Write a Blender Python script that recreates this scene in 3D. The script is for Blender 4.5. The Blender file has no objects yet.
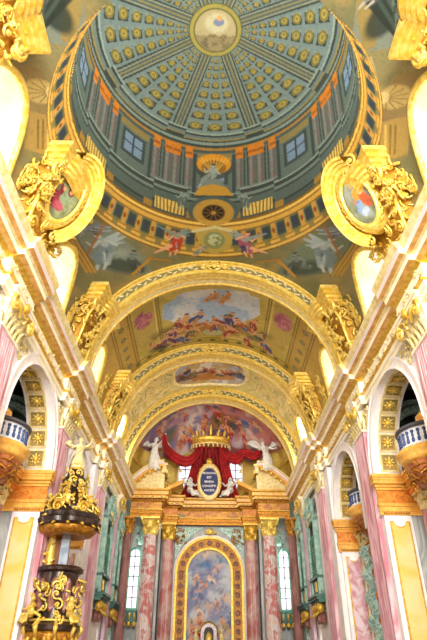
EXPO=-1.2;Q=1.0;LE=700;EE=24000
import bpy, math, random
import numpy as np
from mathutils import Vector, Matrix, Quaternion
PI=math.pi
C=bpy.context.scene.collection
sin,cos=math.sin,math.cos
def lin(h):
    h=h.lstrip('#');o=[]
    for i in (0,2,4):
        c=int(h[i:i+2],16)/255
        o.append(c/12.92 if c<=.04045 else ((c+.055)/1.055)**2.4)
    return o
# ------------------------------------------------------------ materials
M={}
def mat(name,c1,c2=None,scale=3.0,rough=.5,metal=0.0,bump=0.0,bscale=20,dist=0.0,lo=.4,hi=.6,c3=None,stretch=None,emit=None,estr=1.0,detail=4):
    m=bpy.data.materials.new(name);m.use_nodes=True
    nt=m.node_tree;N=nt.nodes;L=nt.links
    b=N['Principled BSDF'];b.inputs['Roughness'].default_value=rough;b.inputs['Metallic'].default_value=metal
    b.inputs['Base Color'].default_value=(*lin(c1),1)
    tc=N.new('ShaderNodeTexCoord')
    src=tc.outputs['Object']
    if stretch:
        mp=N.new('ShaderNodeMapping');mp.inputs['Scale'].default_value=stretch
        L.new(src,mp.inputs['Vector']);src=mp.outputs['Vector']
    if c2:
        n=N.new('ShaderNodeTexNoise');n.inputs['Scale'].default_value=scale;n.inputs['Detail'].default_value=detail
        n.inputs['Distortion'].default_value=dist
        L.new(src,n.inputs['Vector'])
        r=N.new('ShaderNodeValToRGB');e=r.color_ramp.elements
        e[0].position=lo;e[0].color=(*lin(c1),1);e[1].position=hi;e[1].color=(*lin(c2),1)
        if c3:
            x=r.color_ramp.elements.new(min(.98,hi+(hi-lo)*.7));x.color=(*lin(c3),1)
        L.new(n.outputs['Fac'],r.inputs['Fac']);L.new(r.outputs['Color'],b.inputs['Base Color'])
    if bump:
        n2=N.new('ShaderNodeTexNoise');n2.inputs['Scale'].default_value=bscale;n2.inputs['Detail'].default_value=3
        L.new(src,n2.inputs['Vector'])
        bp=N.new('ShaderNodeBump');bp.inputs['Strength'].default_value=bump;bp.inputs['Distance'].default_value=.05
        L.new(n2.outputs['Fac'],bp.inputs['Height']);L.new(bp.outputs['Normal'],b.inputs['Normal'])
    if emit:
        b.inputs['Emission Color'].default_value=(*lin(emit),1);b.inputs['Emission Strength'].default_value=estr
    M[name]=m;return m
mat('gold','#cfa032','#e6c254',6,.38,.4,bump=.35,bscale=9)
mat('gold_bright','#e8c248','#f6de80',5,.36,.4,bump=.3,bscale=10)
mat('gold_pale','#e0cc84','#f2e4b4',4,.5,.15,bump=.35,bscale=12)
mat('gold_dark','#9c6216','#c98e2c',8,.38,.5,bump=.4,bscale=12)
mat('orange_marble','#c96a1e','#f0a648',3.5,.35,0,dist=1.2,lo=.35,hi=.65,c3='#d98a30')
mat('orange_light','#e8a13c','#f6c566',3.5,.35,0,dist=1.2,lo=.35,hi=.65)
mat('white_stone','#fbf7f4','#f0ecf2',1.5,.6)
mat('cream','#fbf5e2','#f5ebcb',1.3,.6,bump=.15,bscale=14)
mat('cream_ornament','#f9edc4','#ecc860',9,.6,0,bump=.9,bscale=9,lo=.5,hi=.62)
mat('pink_marble','#c07e8e','#e2b9c4',1.1,.35,0,dist=1.5,lo=.38,hi=.6,c3='#efd9de',stretch=(2.2,2.2,.45))
mat('lilac_marble','#dcc3d8','#c99cb4',1.2,.35,0,dist=1.0,lo=.4,hi=.7,stretch=(3,3,.25))
mat('pinkwhite','#f1e0de','#dccfda',.45,.35,0,lo=.42,hi=.6,c3='#f3c9b4',dist=.4)
mat('pink_slab','#c98a94','#e4ccd2',1.4,.35,0,dist=1.6,lo=.4,hi=.62)
mat('yellow_slab','#eed69a','#f3c765',.6,.35,0,dist=.8,lo=.4,hi=.6)
mat('grey_marble','#b9bcb9','#8f9492',1.6,.4,0,dist=1.2,lo=.4,hi=.65,c3='#d5d7d2',stretch=(1,1,.4))
mat('green_marble','#c4e0d6','#659586',3.2,.3,0,dist=2.5,lo=.42,hi=.62,c3='#c9ded4')
mat('dark_green','#24382f','#11201c',2,.4,0,dist=1.5,c3='#5c7a64')
mat('mid_green','#5f8a74','#87ab92',2,.4,0,dist=1.5,lo=.4,hi=.6,c3='#2f4a40')
mat('teal','#6fae96','#4c8f7d',1.5,.5,0)
mat('teal_dark','#3b7468','#2c5a52',2,.5)
mat('teal_light','#a9cdc0','#86b3a6',3,.5)
mat('column_marble','#cf7c7a','#e6e2e4',1.3,.35,0,dist=.8,lo=.42,hi=.52,c3='#e3c4b8',stretch=(1,1,1.1))
mat('column_red','#bd6f6c','#d8b8b2',.8,.35,0,dist=1.2,lo=.42,hi=.6,c3='#cfc4ba',stretch=(1,1,.8))
mat('brown_marble','#7d4a45','#a4706a',1,.35,0,dist=1.2,lo=.4,hi=.6,stretch=(1,1,.5))
mat('pulpit_dark','#2a201c','#4a3428',3,.28,.1,dist=1)
mat('pulpit_red','#7a4638','#a8786a',4,.25,0,dist=1,c3='#d0b8c8')
mat('walnut','#6a3c1c','#8c5626',4,.5,stretch=(1,1,.2))
mat('stucco','#f0efea','#dcdcd8',4,.6)
mat('red_cloth','#b3141a','#8e0d12',2.5,.75)
mat('frame_gold','#a06a1a','#bd862c',6,.45,.2,bump=.4,bscale=12)
mat('red_dark','#8c0e16','#6c090f',2.5,.8)
mat('red_deep','#6e070d','#4e0509',2.5,.8)
mat('blue_panel','#16286e','#0d1a52',2,.4)
mat('blue_inlay','#3a5a98','#22386c',6,.35)
mat('white_inlay','#f4f6f8','#dfe6ee',5,.4)
mat('letter','#f2f2ee')
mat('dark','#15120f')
mat('frame_dark','#4a4a52')
mat('wood_red','#9c4e30','#c2784c',3,.45)
mat('frieze_mix','#d09a3c','#a8603c',2.2,.4,.2,dist=1,lo=.42,hi=.6,c3='#6f8a60')
mat('soffit_gold','#cf9a4a','#e6bd72',3,.45,.1)
mat('vault_cream','#cfc07a','#e0d298',1.5,.6,0,bump=.2,bscale=8)
mat('floor','#b8aa9c','#8c7c72',.8,.3)
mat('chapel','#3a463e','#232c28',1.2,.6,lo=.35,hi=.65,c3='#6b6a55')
mat('ring_band','#8f8450','#6e6b48',14,.5,.1,bump=.8,bscale=16,lo=.45,hi=.55)
mat('olive','#b49a5a','#94804a',1.2,.6)
mat('skin','#e2b48e')
def vcol(name,rough=.65):
    m=bpy.data.materials.new(name);m.use_nodes=True;nt=m.node_tree
    b=nt.nodes['Principled BSDF'];b.inputs['Roughness'].default_value=rough
    a=nt.nodes.new('ShaderNodeVertexColor');a.layer_name='Col'
    nt.links.new(a.outputs['Color'],b.inputs['Base Color']);M[name]=m;return m
vcol('fresco')
def glassmat():
    m=bpy.data.materials.new('pane');m.use_nodes=True;nt=m.node_tree;N=nt.nodes;L=nt.links
    N.remove(N['Principled BSDF']);o=N['Material Output']
    t=N.new('ShaderNodeBsdfTransparent');t.inputs['Color'].default_value=(.93,.95,.98,1);g=N.new('ShaderNodeBsdfGlossy');g.inputs['Roughness'].default_value=.1
    x=N.new('ShaderNodeMixShader');x.inputs[0].default_value=.08
    L.new(t.outputs[0],x.inputs[1]);L.new(g.outputs[0],x.inputs[2]);L.new(x.outputs[0],o.inputs['Surface'])
    M['pane']=m
glassmat()
# ------------------------------------------------------------ mesh builder
def V(*a): return np.array(a,float)
def nrm(v):
    v=np.array(v,float);n=np.linalg.norm(v);return v/n if n>1e-9 else v
class MB:
    def __init__(s): s.v=[];s.f=[];s.mi=[];s.m=0
    def add(s,vs,fs):
        o=len(s.v);s.v.extend([tuple(map(float,p)) for p in vs]);s.f.extend([tuple(i+o for i in f) for f in fs]);s.mi.extend([s.m]*len(fs));return s
    def quad(s,a,b,c,d): return s.add([a,b,c,d],[(0,1,2,3)])
    def box(s,c,d,R=None):
        hx,hy,hz=d[0]/2,d[1]/2,d[2]/2
        P=np.array([[x,y,z] for x in(-hx,hx) for y in(-hy,hy) for z in(-hz,hz)])
        if R is not None: P=P@np.array(R)   # rows of R = local axes in world
        return s.add(P+np.array(c),[(0,1,3,2),(4,6,7,5),(0,4,5,1),(2,3,7,6),(0,2,6,4),(1,5,7,3)])
    def bx(s,x0,x1,y0,y1,z0,z1): return s.box(((x0+x1)/2,(y0+y1)/2,(z0+z1)/2),(abs(x1-x0),abs(y1-y0),abs(z1-z0)))
    def loft(s,rings,close=True,caps=True):
        n=len(rings[0]);vs=[p for r in rings for p in r];fs=[]
        for i in range(len(rings)-1):
            for j in range(n if close else n-1):
                k=(j+1)%n;fs.append((i*n+j,i*n+k,(i+1)*n+k,(i+1)*n+j))
        if caps and close: fs.append(tuple(range(n))[::-1]);fs.append(tuple((len(rings)-1)*n+j for j in range(n)))
        return s.add(vs,fs)
    def prism(s,poly,o,ux,uy,ext):
        o=np.array(o,float);ux=np.array(ux,float);uy=np.array(uy,float);ext=np.array(ext,float)
        a=[o+ux*p[0]+uy*p[1] for p in poly];b=[p+ext for p in a];return s.loft([a,b])
    def tube(s,path,r,n=6,caps=True,flat=1.0,up=None):
        P=[np.array(p,float) for p in path];k=len(P)
        if not hasattr(r,'__len__'): r=[r]*k
        rings=[];pu=None
        for i in range(k):
            t=nrm(P[min(i+1,k-1)]-P[max(i-1,0)])
            if up is not None: pu=np.array(up,float)
            if pu is None: pu=V(0,0,1) if abs(t[2])<.9 else V(1,0,0)
            a=nrm(pu-t*np.dot(pu,t));b=np.cross(t,a);pu=a
            rings.append([P[i]+r[i]*(a*cos(q)*flat+b*sin(q)) for q in np.arange(n)*2*PI/n])
        return s.loft(rings,True,caps)
    def lathe(s,prof,c=(0,0,0),n=16,a0=0,a1=2*PI,axis=None,sx=1,sy=1,caps=True):
        full=abs(a1-a0-2*PI)<1e-6;k=n if full else n+1
        ex,ey,ez=(V(1,0,0),V(0,1,0),V(0,0,1)) if axis is None else axis
        c=np.array(c,float);A=[a0+(a1-a0)*j/n for j in range(k)]
        rings=[[c+ex*r*cos(q)*sx+ey*r*sin(q)*sy+ez*z for q in A] for r,z in prof]
        return s.loft(rings,full,caps and full)
    def blob(s,c,r,n=8,m=6,R=None,jit=0,rnd=None):
        if not hasattr(r,'__len__'): r=(r,r,r)
        vs=[];fs=[]
        for i in range(m+1):
            ph=PI*i/m
            for j in range(n):
                q=2*PI*j/n;p=V(sin(ph)*cos(q)*r[0],sin(ph)*sin(q)*r[1],cos(ph)*r[2])
                if jit: p=p*(1+jit*(rnd.random()-.5))
                vs.append(p)
        vs=np.array(vs)
        if R is not None: vs=vs@np.array(R)
        vs=vs+np.array(c)
        for i in range(m):
            for j in range(n): k=(j+1)%n;fs.append((i*n+j,(i+1)*n+j,(i+1)*n+k,i*n+k))
        return s.add(vs,fs)
    def scroll(s,c,u,v,r,w,turns=1.6,sgn=1,a0=0,n=6,seg=18):
        """spiral volute in plane u,v centred c; outer radius r, tube radius w"""
        c=np.array(c,float);u=np.array(u,float);v=np.array(v,float);pts=[];rr=[]
        for i in range(seg+1):
            t=i/seg;q=a0+sgn*turns*2*PI*t;rad=r*(1-t*.88)
            pts.append(c+rad*(u*cos(q)+v*sin(q)));rr.append(w*(1-.45*t))
        s.tube(pts,rr,n);s.blob(c,w*1.25,6,4);return s
    def leaf(s,b,d,up,l,w,curl=.5,t=.15):
        """acanthus-like leaf: base b, direction d, lifting along up, tip curls"""
        d=nrm(d);up=nrm(up);sd=np.cross(d,up);b=np.array(b,float);rings=[]
        for i in range(6):
            f=i/5;p=b+d*l*(f-.12*curl*f**4)+up*l*curl*(f*f*.8)
            if f>.75: p=p-d*l*curl*(f-.75)*1.0
            ww=w*(sin(PI*min(1,.18+f*.8))**.8)*(1 if i%2 else .74)
            th=w*t
            rings.append([p-sd*ww/2-up*th,p-up*th*.2+up*0,p+sd*ww/2-up*th,p+up*th])
        return s.loft(rings)
    def build(s,name,material,parent=None,smooth=False,loc=None):
        me=bpy.data.meshes.new(name);me.from_pydata(s.v,[],s.f)
        ms=material if isinstance(material,(list,tuple)) else [material]
        for k in ms: me.materials.append(M[k])
        if len(ms)>1: me.polygons.foreach_set('material_index',s.mi)
        if smooth: me.polygons.foreach_set('use_smooth',[True]*len(me.polygons))
        me.update()
        o=bpy.data.objects.new(name,me);C.objects.link(o)
        if parent is not None:
            o.parent=parent
        if loc is not None:
            o.location=loc
        return o
def smooth_angle(o,deg=40):
    me=o.data;me.polygons.foreach_set('use_smooth',[True]*len(me.polygons))
    try: me.set_sharp_from_angle(angle=math.radians(deg))
    except Exception: pass
    return o
def recalc(o):
    import bmesh
    bm=bmesh.new();bm.from_mesh(o.data);bmesh.ops.recalc_face_normals(bm,faces=bm.faces);bm.to_mesh(o.data);bm.free();return o
def thing(name,label,cat,loc=(0,0,0),group=None,rz=0):
    o=bpy.data.objects.new(name,None);C.objects.link(o);o.location=loc;o.rotation_euler=(0,0,rz);o.empty_display_size=.2
    return tag(o,label,cat,group)
def tag(o,label,cat,group=None,kind=None):
    if label: o['label']=label
    if cat: o['category']=cat
    if group: o['group']=group
    if kind: o['kind']=kind
    return o
def struct(o): o['kind']='structure';return o
def dup(root,loc=None,mirror=False,label=None,group=None,rz=None,scale=None):
    r=root.copy();C.objects.link(r)
    if loc is not None: r.location=loc
    if mirror: r.scale=(-1,1,1)
    if scale is not None: r.scale=scale
    if rz is not None: r.rotation_euler=(0,0,rz)
    if label: r['label']=label
    if group: r['group']=group
    def rec(a,b):
        for ch in list(a.children):
            c=ch.copy();C.objects.link(c);c.parent=b;c.matrix_parent_inverse=ch.matrix_parent_inverse.copy();rec(ch,c)
    rec(root,r);return r
def local(o,origin):
    """move mesh written in world coordinates into local coordinates about origin"""
    o.data.transform(Matrix.Translation(-Vector(origin)));return o
def split_pieces(o):
    '''far-apart pieces of an ornament become objects of their own'''
    me=o.data;n=len(me.vertices);par=list(range(n))
    def fd(a):
        while par[a]!=a: par[a]=par[par[a]];a=par[a]
        return a
    for p in me.polygons:
        v=p.vertices;a=fd(v[0])
        for k in v[1:]: par[fd(k)]=a
    co=np.empty(n*3,np.float32);me.vertices.foreach_get('co',co);co=co.reshape(-1,3)
    rt=np.array([fd(i) for i in range(n)]);ids,isl=np.unique(rt,return_inverse=True);k=len(ids)
    lo=np.full((k,3),1e9);hi=-lo;np.minimum.at(lo,isl,co);np.maximum.at(hi,isl,co);sz=(hi-lo).max(1)
    gap=np.maximum(0,np.maximum(lo[:,None]-hi[None],lo[None]-hi[:,None]));near=np.sqrt((gap**2).sum(2))<=np.maximum(.02,.49*np.maximum(sz[:,None],sz[None]))
    pc=list(range(k))
    def f2(a):
        while pc[a]!=a: a=pc[a]
        return a
    for i in range(k):
        for j in range(i+1,k):
            if near[i,j]: pc[f2(i)]=f2(j)
    grp={}
    for i in range(k): grp.setdefault(f2(i),[]).append(i)
    if len(grp)<2: return [o]
    gi=np.array([f2(i) for i in range(k)])[isl];out=[]
    polys=[tuple(p.vertices) for p in me.polygons]
    for g in grp:
        idx=np.nonzero(gi==g)[0];mp={int(a):b for b,a in enumerate(idx)}
        m2=bpy.data.meshes.new(o.name);m2.from_pydata([tuple(co[i]) for i in idx],[],[tuple(mp[v] for v in pl) for pl in polys if pl[0] in mp]);m2.materials.append(me.materials[0])
        m2.polygons.foreach_set('use_smooth',[True]*len(m2.polygons))
        q=bpy.data.objects.new(o.name.split('.')[0],m2);C.objects.link(q);q.parent=o.parent;q.location=o.location
        for kk in ('label','category','group'):
            if kk in o: q[kk]=o[kk]
        out.append(q)
    bpy.data.objects.remove(o);return out
# ------------------------------------------------------------ noise for painted surfaces
def hash2(i,j,seed):
    h=np.sin(i*127.1+j*311.7+seed*74.7)*43758.5453
    return h-np.floor(h)
def vnoise(x,y,seed=0):
    i=np.floor(x);j=np.floor(y);f=x-i;g=y-j;f=f*f*(3-2*f);g=g*g*(3-2*g)
    a=hash2(i,j,seed);b=hash2(i+1,j,seed);c=hash2(i,j+1,seed);d=hash2(i+1,j+1,seed)
    return (a*(1-f)+b*f)*(1-g)+(c*(1-f)+d*f)*g
def fbm(x,y,seed=0,o=4):
    s=0;a=.5
    for k in range(o):
        s=s+a*vnoise(x*2**k,y*2**k,seed+k);a*=.5
    return s/(1-.5**o)
class Paint:
    """colours a set of surface points; coordinates u,v in metres on the painted surface"""
    def __init__(s,u,v,base): s.u=u;s.v=v;s.c=np.tile(np.array(lin(base)),(len(u),1))
    def fill(s,m,col,a=1.0):
        m=np.clip(np.asarray(m,float)*a,0,1)[:,None];s.c=s.c*(1-m)+np.array(lin(col))*m;return s
    def noise(s,col,scale,lo,hi,a=1,seed=0,mask=1,warp=0):
        u,v=s.u*scale,s.v*scale
        if warp: w=fbm(u*.7,v*.7,seed+9);u=u+warp*w;v=v+warp*fbm(u*.6+5,v*.6,seed+19)
        n=fbm(u,v,seed);s.fill(np.clip((n-lo)/(hi-lo),0,1)*mask,col,a);return s
    def ell(s,cx,cy,rx,ry,rot=0,soft=.12):
        x=s.u-cx;y=s.v-cy;c,q=cos(rot),sin(rot);a=(x*c+y*q)/rx;b=(-x*q+y*c)/ry
        return np.clip((1-np.hypot(a,b))/soft,0,1)
    def seg(s,x0,y0,x1,y1,w0,w1=None):
        w1=w0 if w1 is None else w1
        dx,dy=x1-x0,y1-y0;L=dx*dx+dy*dy+1e-9
        t=np.clip(((s.u-x0)*dx+(s.v-y0)*dy)/L,0,1);d=np.hypot(s.u-x0-t*dx,s.v-y0-t*dy);w=w0+(w1-w0)*t
        return np.clip((w-d)/(w*.35),0,1)
    def poly(s,P):
        ins=np.zeros(len(s.u),bool);n=len(P)
        for i in range(n):
            x0,y0=P[i];x1,y1=P[(i+1)%n]
            if y0==y1: continue
            c=((s.v>=y0)!=(s.v>=y1))&(s.u<(x1-x0)*(s.v-y0)/(y1-y0)+x0);ins^=c
        return ins.astype(float)
    def figure(s,x,y,h,rot=0,cloth='#a33',skin='#e2b692',second=None,wing=None,seed=0,flip=1):
        """a painted reclining or seated robed figure, h = overall height"""
        rn=random.Random(seed);c,q=cos(rot),sin(rot)
        def T(a,b): a*=flip*h;b*=h;return x+a*c-b*q,y+a*q+b*c
        def E(a,b,rx,ry,r,col,al=1): X,Y=T(a,b);s.fill(s.ell(X,Y,rx*h,ry*h,rot+r*flip,.25),col,al)
        def S(a,b,a2,b2,w0,w1,col,al=1): X,Y=T(a,b);X2,Y2=T(a2,b2);s.fill(s.seg(X,Y,X2,Y2,w0*h,w1*h),col,al)
        if wing:
            S(-.05,.25,-.42,.42,.12,.03,wing);S(-.05,.22,-.45,.28,.1,.03,wing,.9);S(-.05,.2,-.36,.14,.08,.02,wing,.8)
        S(0,.1,.3,-.12,.15,.12,cloth);S(.3,-.12,.42,-.36,.11,.05,cloth)
        S(.0,.05,.2,-.3,.13,.1,second or cloth,.9);S(.2,-.3,.34,-.46,.045,.03,skin)
        S(.42,-.34,.5,-.46,.045,.03,skin)
        S(0,.3,.02,.05,.13,.15,cloth);S(-.02,.28,.0,.2,.1,.1,skin,.7)
        S(.06,.3,.24,.18,.045,.035,skin);S(.24,.18,.3,.34,.035,.025,skin)
        S(-.08,.28,-.2,.12,.05,.04,skin)
        E(.02,.44,.075,.09,0,skin);E(.0,.49,.08,.055,0,'#6a4a2a',.9)
        # drapery strokes
        for k in range(5):
            a=rn.uniform(-.05,.25);S(a,.05-a*.5,a+.08,-.15-a*.6,.018,.012,'#ffffff' if k%2 else '#201820',.35)
        return s
def bake(o,P,g=1.0,gm=1.0):
    P=np.clip(P,0,1)**gm*g
    me=o.data;a=me.color_attributes.new('Col','FLOAT_COLOR','POINT')
    c=np.ones((len(P),4),np.float32);c[:,:3]=P;a.data.foreach_set('color',c.ravel())
def gridmesh(name,X,material,parent=None,smooth=True):
    """X: array (ny,nx,3)"""
    ny,nx,_=X.shape;v=X.reshape(-1,3)
    i=np.arange(ny-1)[:,None]*nx+np.arange(nx-1)[None,:];i=i.ravel()
    f=np.stack([i,i+1,i+nx+1,i+nx],1)
    me=bpy.data.meshes.new(name);me.vertices.add(len(v));me.vertices.foreach_set('co',v.astype(np.float32).ravel())
    me.loops.add(f.size);me.loops.foreach_set('vertex_index',f.ravel().astype(np.int32))
    me.polygons.add(len(f));me.polygons.foreach_set('loop_start',np.arange(0,f.size,4,dtype=np.int32))
    try: me.polygons.foreach_set('loop_total',np.full(len(f),4,np.int32))
    except Exception: pass
    me.update(calc_edges=True)
    if smooth: me.polygons.foreach_set('use_smooth',[True]*len(f))
    me.materials.append(M[material])
    o=bpy.data.objects.new(name,me);C.objects.link(o)
    if parent is not None: o.parent=parent
    return o
# ------------------------------------------------------------ camera
cam=bpy.data.cameras.new('camera');co=bpy.data.objects.new('camera',cam);C.objects.link(co)
cam.sensor_fit='VERTICAL';cam.sensor_height=24;cam.lens=522/640*24;cam.clip_end=300
p_,y_,r_=math.radians(33.84),math.radians(.445),math.radians(.5)
fw=Vector((0,cos(p_),sin(p_)));up_=Vector((0,-sin(p_),cos(p_)));rt=Vector((1,0,0))
Rz=Matrix.Rotation(-y_,3,'Z');fw,up_,rt=Rz@fw,Rz@up_,Rz@rt
rt2=rt*cos(r_)+up_*sin(r_);up2=up_*cos(r_)-rt*sin(r_)
m=Matrix((rt2,up2,-fw)).transposed().to_4x4();m.translation=Vector((-.2,0,1.6));co.matrix_world=m
bpy.context.scene.camera=co
sc=bpy.context.scene
sc.view_settings.view_transform='Standard';sc.view_settings.look='None';sc.view_settings.gamma=1;sc.view_settings.exposure=EXPO
sc.cycles.max_bounces=8;sc.cycles.diffuse_bounces=5;sc.cycles.transparent_max_bounces=8
# ------------------------------------------------------------ layout
XP=6.95      # front of the giant pilasters
XW=7.12      # face of the nave wall
XB=8.25      # back of the arcade
VC,VR=13.9,7.3   # centre height and radius of the barrel vault
PIL=[-1.9,6.6,15.1,23.6,32.7,41.2]
ARCH=[(2.4,3.0),(10.85,3.0),(19.35,3.05),(27.75,2.75)]
ZS=8.75
LUN=[2.4,10.0,18.1,26.6,36.4]
LH,LA=2.2,3.45
CHY=43.0    # where the side walls meet the altar
def zlun(y,cl=None):
    z=VC
    for c in LUN:
        d=abs(y-c)/LH
        if d<1: z=max(z,VC+LA*(1-d**2)**.5)
    return z
def floor_and_walls():
    b=MB();b.bx(-13,13,-8,52,-.3,0);struct(b.build('floor','floor'))
    for s,nm in ((-1,'wall_left'),(1,'wall_right')):
        b=MB()
        # piers and spandrels of the arcade, thickness XW..XB
        edges=[]
        for i,(yc,r) in enumerate(ARCH): edges.append((yc-r,yc+r))
        ys=-8
        ztop=13.9
        def slab(y0,y1,z0,z1): b.bx(s*XW,s*XB,y0,y1,z0,z1)
        for (yc,r) in ARCH:
            slab(ys,yc-r,0,ztop);ys=yc+r
            n=24;pts=[(yc-r*cos(PI*k/n),ZS+r*sin(PI*k/n)) for k in range(n+1)]
            for k in range(n):
                (a,za),(c,zc)=pts[k],pts[k+1]
                b.add([(s*XW,a,za),(s*XW,c,zc),(s*XW,c,ztop),(s*XW,a,ztop),(s*XB,a,za),(s*XB,c,zc),(s*XB,c,ztop),(s*XB,a,ztop)],
                      [(0,1,2,3),(4,7,6,5),(0,4,5,1),(3,2,6,7)])
        # beyond the last arch the wall holds two tall oratory niches
        for (y0,y1) in NICHE:
            slab(ys,y0,0,ztop);slab(y0,y1,0,4.7);slab(y0,y1,11.0,ztop)
            b.bx(s*(XB-.05),s*XB,y0,y1,4.7,11.0);ys=y1
        slab(ys,52,0,ztop)
        struct(b.build(nm,'white_stone'))
        b=MB()
        # outer chapel walls, partitions and ceilings
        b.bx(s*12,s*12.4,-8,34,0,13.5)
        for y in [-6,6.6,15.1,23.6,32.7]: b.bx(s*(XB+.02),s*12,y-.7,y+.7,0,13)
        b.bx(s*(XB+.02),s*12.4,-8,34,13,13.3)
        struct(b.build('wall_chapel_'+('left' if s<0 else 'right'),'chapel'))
        # upper wall outside the vault, with lunette windows
        b=MB();xo=8.9
        ys=-8
        for c in LUN:
            b.bx(s*xo,s*(xo+.3),ys,c-LH,13.8,22);b.bx(s*xo,s*(xo+.3),c-LH,c+LH,13.8,14.3)
            n=20;P=[c-LH+2*LH*k/n for k in range(n+1)]
            for k in range(n):
                za,zc=zlun(P[k]) if 0<k<n else VC,zlun(P[k+1]) if k+1<n else VC
                b.add([(s*xo,P[k],max(za,14.3)),(s*xo,P[k+1],max(zc,14.3)),(s*xo,P[k+1],22),(s*xo,P[k],22)],[(0,1,2,3)])
            ys=c+LH
        b.bx(s*xo,s*(xo+.3),ys,52,13.8,22)
        struct(b.build('wall_clerestory_'+('left' if s<0 else 'right'),'cream'))
    b=MB();b.bx(-9.2,-3.2,-8.4,-8,0,22);b.bx(3.2,9.2,-8.4,-8,0,22);b.bx(-3.2,3.2,-8.4,-8,0,6);b.bx(-3.2,3.2,-8.4,-8,18,22)
    struct(b.build('wall_entrance','cream'))
NICHE=[(34.9,38.5),(41.7,44.4)]
NICHE=[(35.1,38.3),(40.6,42.7)]
floor_and_walls()
# ------------------------------------------------------------ the vault and its penetrations
def vault_points(y0,y1,ny,nt,off=0.0):
    ys=list(np.linspace(y0,y1,ny))
    for c in LUN:
        for e in (c-LH,c+LH):
            if y0<e<y1: ys+= [e-1e-3,e+1e-3]+[e+ (1 if e<c else -1)*k for k in (.01,.03,.06,.1,.15)]
    ys=np.array(sorted(y for y in ys if y0<=y<=y1));R=VR-off
    X=np.zeros((len(ys),nt,3))
    for i,y in enumerate(ys):
        z=zlun(y);tm=math.acos(min(1,max(0,(z-VC)/VR)))
        t=np.linspace(-tm,tm,nt);X[i,:,0]=R*np.sin(t);X[i,:,1]=y;X[i,:,2]=VC+R*np.cos(t)
    return X
def lunettes():
    for c in LUN:
        for s in (-1,1):
            n=32
            yy=[c-LH*cos(PI*k/n) for k in range(n+1)]
            zz=[max(zlun(y),VC+.02) for y in yy];zz[0]=zz[-1]=VC
            xx=[math.sqrt(max(0,VR**2-(z-VC)**2)) for z in zz]
            X=np.array([[(s*(x+(8.9-x)*f),y,z) for f in (0,.33,.66,1)] for x,y,z in zip(xx,yy,zz)])
            o=gridmesh('ceiling_lunette',X,'cream');struct(o)
            # gilded rim along the groin
            b=MB();b.tube([(s*(x-.05),y,z) for x,y,z in zip(xx,yy,zz)],.13,6);
            o=b.build('lunette_rim','gold_bright',None,True);struct(o);o.name='trim_lunette'
            # window
            w=MB()
            for k in range(-2,3): w.bx(s*8.82,s*8.9,c+k*.78-.03,c+k*.78+.03,14.3,zlun(c+k*.78))
            for z in (15.2,16.1): 
                hw=LH*(1-((z-VC)/LA)**2)**.5;w.bx(s*8.82,s*8.9,c-hw,c+hw,z-.03,z+.03)
            o=w.build('window_%d'%(1+LUN.index(c)*2+(s>0)),'frame_dark');struct(o)
            g=MB();
            for k in range(n):
                g.quad((s*8.93,yy[k],14.3),(s*8.93,yy[k+1],14.3),(s*8.93,yy[k+1],max(14.3,zz[k+1])),(s*8.93,yy[k],max(14.3,zz[k])))
            p=g.build('window_pane','pane',o)
            # projecting band across the embrasure
            if True:
                q=MB();hw=LH*(1-((15.75-VC)/LA)**2)**.5
                q.bx(s*7.3,s*8.9,c+hw-.12,c+hw,15.6,15.75);o2=q.build('trim_embrasure','gold_pale');struct(o2)
lunettes()
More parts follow.
